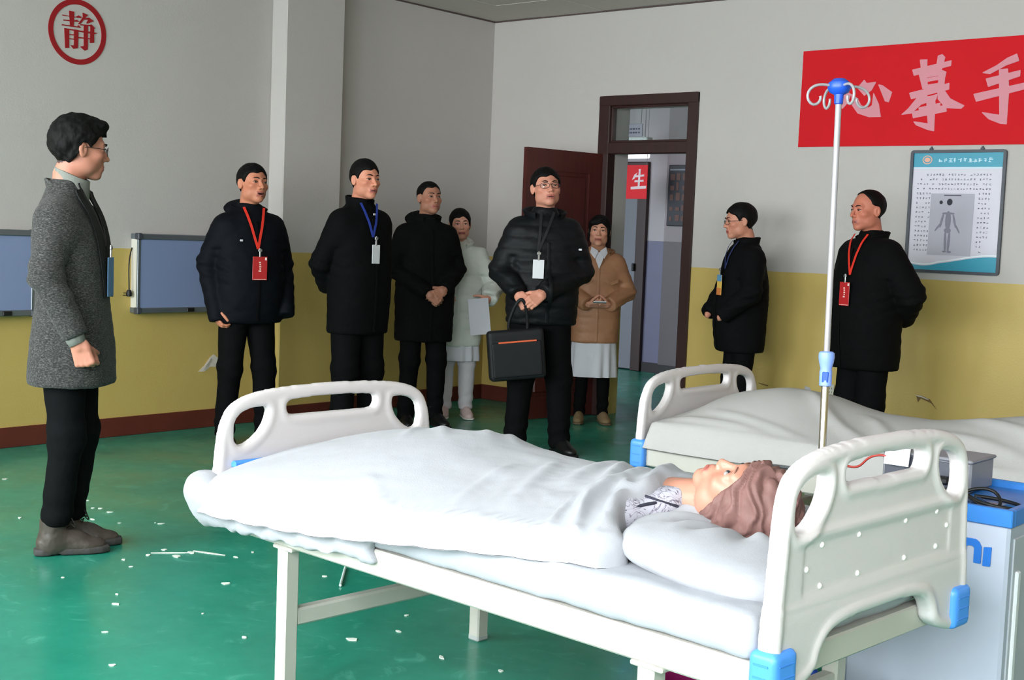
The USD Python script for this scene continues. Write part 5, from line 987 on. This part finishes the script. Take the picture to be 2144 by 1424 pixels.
# --- the woman in the brown padded jacket
brown_puff = mat('caramel_brown_padded_nylon', (160, 114, 84), .5, .35, var=.06, scale=12, bump=.0006, bscale=140)
p7 = person('woman in a caramel brown padded jacket over a white coat standing in the doorway', 1.37, -.345, 6, 1.481,
    dict(turn=8, nod=2, tilt=-2, style='fringe', top=.012, thick=.010, side=True, nose=.85, size=1.06, mouth_w=.019, mouth=.001), dict(torso=TORSO(.585, .205, .150, .185, .0), arm=(.088, .080, .064), mat=brown_puff, fold=.014, quilt=(.0055, .13), pockets=1.20, collar=(1.415, .112, .104, .060, .018, .02, 1.6, .040), trim=brown_puff),
    (((-.262, -.01, 1.13), (-.085, .220, 1.02)), ((.262, -.01, 1.13), (.085, .220, 1.02))), [(-.10, .0, -8), (.10, .0, 8)], [(-.09, .01), (.09, .01), dict(mat=black('black_leggings', (12, 12, 14)), w=.80, hem=.06)], dict(mat=mat('tan_suede_shoe', (122, 102, 72), .8), sole=mat('tan_shoe_sole', (92, 78, 58), .7)),
    hands=(dict(d=(.85, .35, .05), n=(.2, -.5, .85), curl=(45, 50, 35)), dict(d=(-.85, .35, .05), n=(-.2, -.5, .85), curl=(45, 50, 35))), skin=(198, 142, 118))
p7['put']('white_coat', skirt(.40, .78, .185, .135, .014)(None), white_lab)
def collar_flap(sx):
    P = A([(sx * .006, .090, 1.470), (sx * .062, .050, 1.505), (sx * .074, .080, 1.455), (sx * .040, .135, 1.405)]); Q = P + A([0, .006, 0]); return hull(np.vstack([P, Q]))
co = p7['put']('shirt_front', hull([(-.045, .09, 1.46), (.045, .09, 1.46), (.0, .150, 1.32), (-.03, .08, 1.46), (.03, .08, 1.46), (0, .12, 1.33), (-.028, .140, 1.39), (.028, .140, 1.39)]), white_lab, smooth=False)
for sx in (-1, 1): p7['put']('shirt_collar', collar_flap(sx), white_lab, co, smooth=False)
pp = thing('paper_note', 'small white folded paper in the hands of the woman in brown jacket', 'paper', p7['loc'], p7['rz']); s7 = p7['s']
obj('folded_sheet', trimesh.Trimesh((hull([(-.055, .27, 1.035), (.055, .27, 1.035), (-.055, .35, 1.052), (.055, .35, 1.052), (-.055, .27, 1.040), (.055, .27, 1.040), (-.05, .35, 1.06), (.05, .35, 1.06)]).vertices) * s7, hull([(-.055, .27, 1.035), (.055, .27, 1.035), (-.055, .35, 1.052), (.055, .35, 1.052), (-.055, .27, 1.040), (.055, .27, 1.040), (-.05, .35, 1.06), (.05, .35, 1.06)]).faces, process=False), mat('white_paper', (196, 196, 204), .7), pp)

# --- the two men along the back wall
p8 = person('man in black with glasses and blue lanyard, in profile by the door frame', 2.655, -.49, -70, 1.592,
    dict(turn=4, nod=-6, style='short', glasses=True, top=.012, thick=.012, size=1.06, wide=1.05, nose=.85), dict(torso=TORSO(.635, .205, .165, .185, .022), arm=(.082, .074, .060), mat=black('black_quilt_jacket', (13, 14, 16)), fold=.014, collar=(1.445, .088, .086, .055, .014, .014, .5, .010)),
    (((-.275, .04, 1.13), (-.16, .215, .945)), ((.275, .04, 1.13), (.16, .20, .945))), F0, [(-.10, .015), (.10, .015), dict(mat=blk_tr, w=.95)], dict(mat=shoe_b, sole=sole_b), skin=(192, 130, 106))
def yellow_print(o, up, xc, y, zc, w, h):
    obj('blue_band', up(bx((xc - w / 2, y, zc + h * .18), (xc + w / 2, y + .001, zc + h / 2))), mat('light_blue_badge_print', (96, 150, 190), .5), o); obj('orange_band', up(bx((xc - w / 2, y, zc - h / 2), (xc + w / 2, y + .001, zc - h * .15))), mat('orange_badge_print', (216, 130, 70), .5), o)
lanyard(p8, 'yellow and blue name badge on the man in profile by the door', mat('dark_blue_lanyard_ribbon', (36, 48, 96), .6), mat('yellow_badge_card', (230, 190, 90), .4), 1.065, (.085, .13), print_=yellow_print, xc=-.05)
p9 = person('balding man in black with red lanyard, hands behind him, beside the wall poster', 3.66, -.80, -50, 1.668,
    dict(turn=2, nod=-2, style='balding', top=.006, thick=.007, size=1.05, wide=1.02), dict(torso=TORSO(.636, .235, .175, .200, .02), arm=(.094, .086, .064), mat=black('black_overcoat_cloth', (12, 13, 14)), fold=.014, collar=(1.435, .088, .088, .050, .012, .020, .9, .016)),
    (((-.30, -.07, 1.13), (-.08, -.22, .97)), ((.31, -.06, 1.13), (.08, -.225, .97))), F0, [(-.10, .015), (.10, .015), dict(mat=blk_tr, w=1.12)], dict(mat=shoe_b, sole=sole_b), skin=(190, 116, 94))
lanyard(p9, 'red name badge on a red lanyard on the balding man beside the poster', red_rib, red_card, 1.07, (.085, .135), print_=red_print_, xc=-.04)

# ================================================================== the dummy patient in the near bed
dm_skin = mat('pale_pink_vinyl_skin', (226, 180, 158), .42, .45, attr='tint', sss=.1)
dum = thing('nursing_dummy', 'pink nursing dummy with moulded brown hair lying under the duvet', 'dummy', BO, BTH)
fd = A([-.20, 0, 1.0]) / math.hypot(.20, 1); HRd = np.stack([A([0, 1, 0]), fd, np.cross(A([0, 1, 0]), fd)], 1); HCd = A([1.262, .42, .712])     # columns: right, forward (up), crown
HRd = HRd @ rot([0, 0, 1], 10)
tod = lambda m: trimesh.Trimesh(m.vertices @ HRd.T * 1.02 + HCd, m.faces, process=False)
ho = dict(neck=.056, nose=.62, mouth_w=.02)
hm = tod(field(lambda X: head_sdf(X, ho), (-.10, -.14, -.20), (.10, .125, .125), .0038))
def dcore(X):
    d = stack(X[:, [1, 2, 0]], [(.60, .12, .05, .42, .665), (.80, .13, .06, .42, .665), (.98, .165, .062, .42, .665), (1.06, .13, .05, .42, .668), (1.10, .055, .045, .42, .672)]); d = smin(d, cap(X, (1.00, .42, .675), (1.17, .42, .700), .060, .055), .03)
    for sx in (-1, 1): d = smin(d, cap(X, (.60, .42 + sx * .08, .655), (.20, .42 + sx * .09, .65), .055, .035), .03); d = smin(d, cap(X, (.20, .42 + sx * .09, .65), (.16, .42 + sx * .10, .70), .035, .022), .02); d = smin(d, cap(X, (1.02, .42 + sx * .15, .665), (.72, .42 + sx * .19, .64), .042, .03), .03)
    return d
bm = union(field(dcore, (.08, .12, .56), (1.24, .72, .80), .012), hm); V = (bm.vertices - HCd) @ HRd / 1.02; tint = np.tile(A(lin((180, 126, 106))), (len(V), 1)); on = np.abs(V).max(1) < .14
tint[on & (V[:, 1] > .072) & (np.abs(V[:, 2] + .0672) < .009) & (np.abs(V[:, 0]) < .022)] = A(lin((160, 92, 84)))
obj('body', bm, dm_skin, dum, smooth=True, tint=tint)
def dhair(X):
    Y = X.copy(); Y[:, 0] = np.abs(Y[:, 0]); c = smin(ell(Y, (0, -.016, .034), (.0745 + .022, .096 + .018, .084 + .022)), ell(Y, (0, -.022, -.045), (.066 + .012, .066, .060)), .04)
    line = np.interp(Y[:, 1], [-.13, -.08, -.03, .0, .02, .045, .06, .075, .10], [-.105, -.108, -.095, -.070, -.035, .010, .035, .055, .058]); return smax(c, (line - Y[:, 2]) * .7, .008)
dh = field(dhair, (-.12, -.15, -.13), (.12, .13, .16), .0042); v = dh.vertices; a = fbm(v * 9, 3, 17) * 7; q = 62 * (v[:, 2] * .75 - v[:, 1] * .65) + 2.4 * np.sin(24 * (v[:, 1] * .75 + v[:, 2] * .65) + 1.5 * np.sign(v[:, 0])) + 1.0 * a + 30 * np.abs(v[:, 0])
dh.vertices = v + dh.vertex_normals * (.0105 * (np.abs(np.sin(q)) ** .6 - .45) + .0035 * np.sin(3.7 * q + 2 * a) + .008 * fbm(v * 22, 3, 4))[:, None]
cav = np.clip((np.abs(np.sin(q)) ** .7), 0, 1)[:, None]; obj('moulded_hair', tod(dh), mat('dusty_brown_moulded_hair', (114, 82, 77), .6, .3, var=.12, scale=30), dum, smooth=True)
for sx in (-1, 1):
    g = trimesh.creation.icosphere(2, 1.0); g.vertices *= A([.0125, .0065, .0062]); col = np.where((np.abs(g.vertices[:, 0]) < .005)[:, None], A(lin((40, 50, 60))), A(lin((150, 146, 142)))); g.apply_translation((sx * .0315, .0815, .001)); obj('eye', tod(g), eye_m, dum, smooth=True, tint=col)
    obj('eyebrow', tod(tube(spline([(sx * .014, .0895, .021), (sx * .028, .0880, .026), (sx * .045, .0725, .022)], 12), .0016, 6)), mat('brown_brow_paint', (120, 86, 76), .6), dum, smooth=True)
shirt_m = usdkit.material(stage, '/World/Looks/patterned_pyjama_cotton', {'tc': ('texture_coordinate', {}), 'n': ('noise_texture', {'scale': 26.0, 'detail': 2.0, 'distortion': 2.5}), 's': ('math', {'math_type': 'subtract', 'value2': .5}), 'ab': ('math', {'math_type': 'absolute'}), 'r': ('rgb_ramp', {'ramp': [(0, lin((100, 95, 108))), (.015, lin((128, 122, 134))), (.03, lin((172, 170, 180)))]}), 'p': ('principled_bsdf', {'roughness': .85, 'specular_ior_level': .15})},
                          [('tc.object', 'n.vector'), ('n.fac', 's.value1'), ('s.value', 'ab.value1'), ('ab.value', 'r.fac'), ('r.color', 'p.base_color')], surface='p.BSDF')
def shirt(X):
    d = stack(X[:, [1, 2, 0]], [(.90, .16, .048, .42, .655), (.98, .185, .058, .42, .660), (1.06, .185, .064, .42, .664), (1.115, .110, .062, .42, .668), (1.13, .075, .058, .42, .672)]); d = smin(d, cap(X, (1.03, .245, .655), (.92, .215, .64), .056, .044), .03); d = smin(d, cap(X, (1.03, .595, .655), (.92, .625, .64), .056, .044), .03); return d
so_ = obj('pyjama_top', ruffle(field(shirt, (.66, .10, .55), (1.16, .74, .76), .009), .006, (16, 16, 16), 4), shirt_m, dum, smooth=True)
obj('piping', tube(spline([(1.128, .350, .690), (1.09, .300, .708), (1.03, .280, .722), (.96, .285, .728)], 20), .004, 6), mat('dark_piping', (44, 44, 58), .7), so_, smooth=True)
obj('piping', tube(spline([(1.10, .300, .700), (1.075, .245, .690), (1.045, .205, .668)], 14), .004, 6), mat('dark_piping', (44, 44, 58), .7), so_, smooth=True)
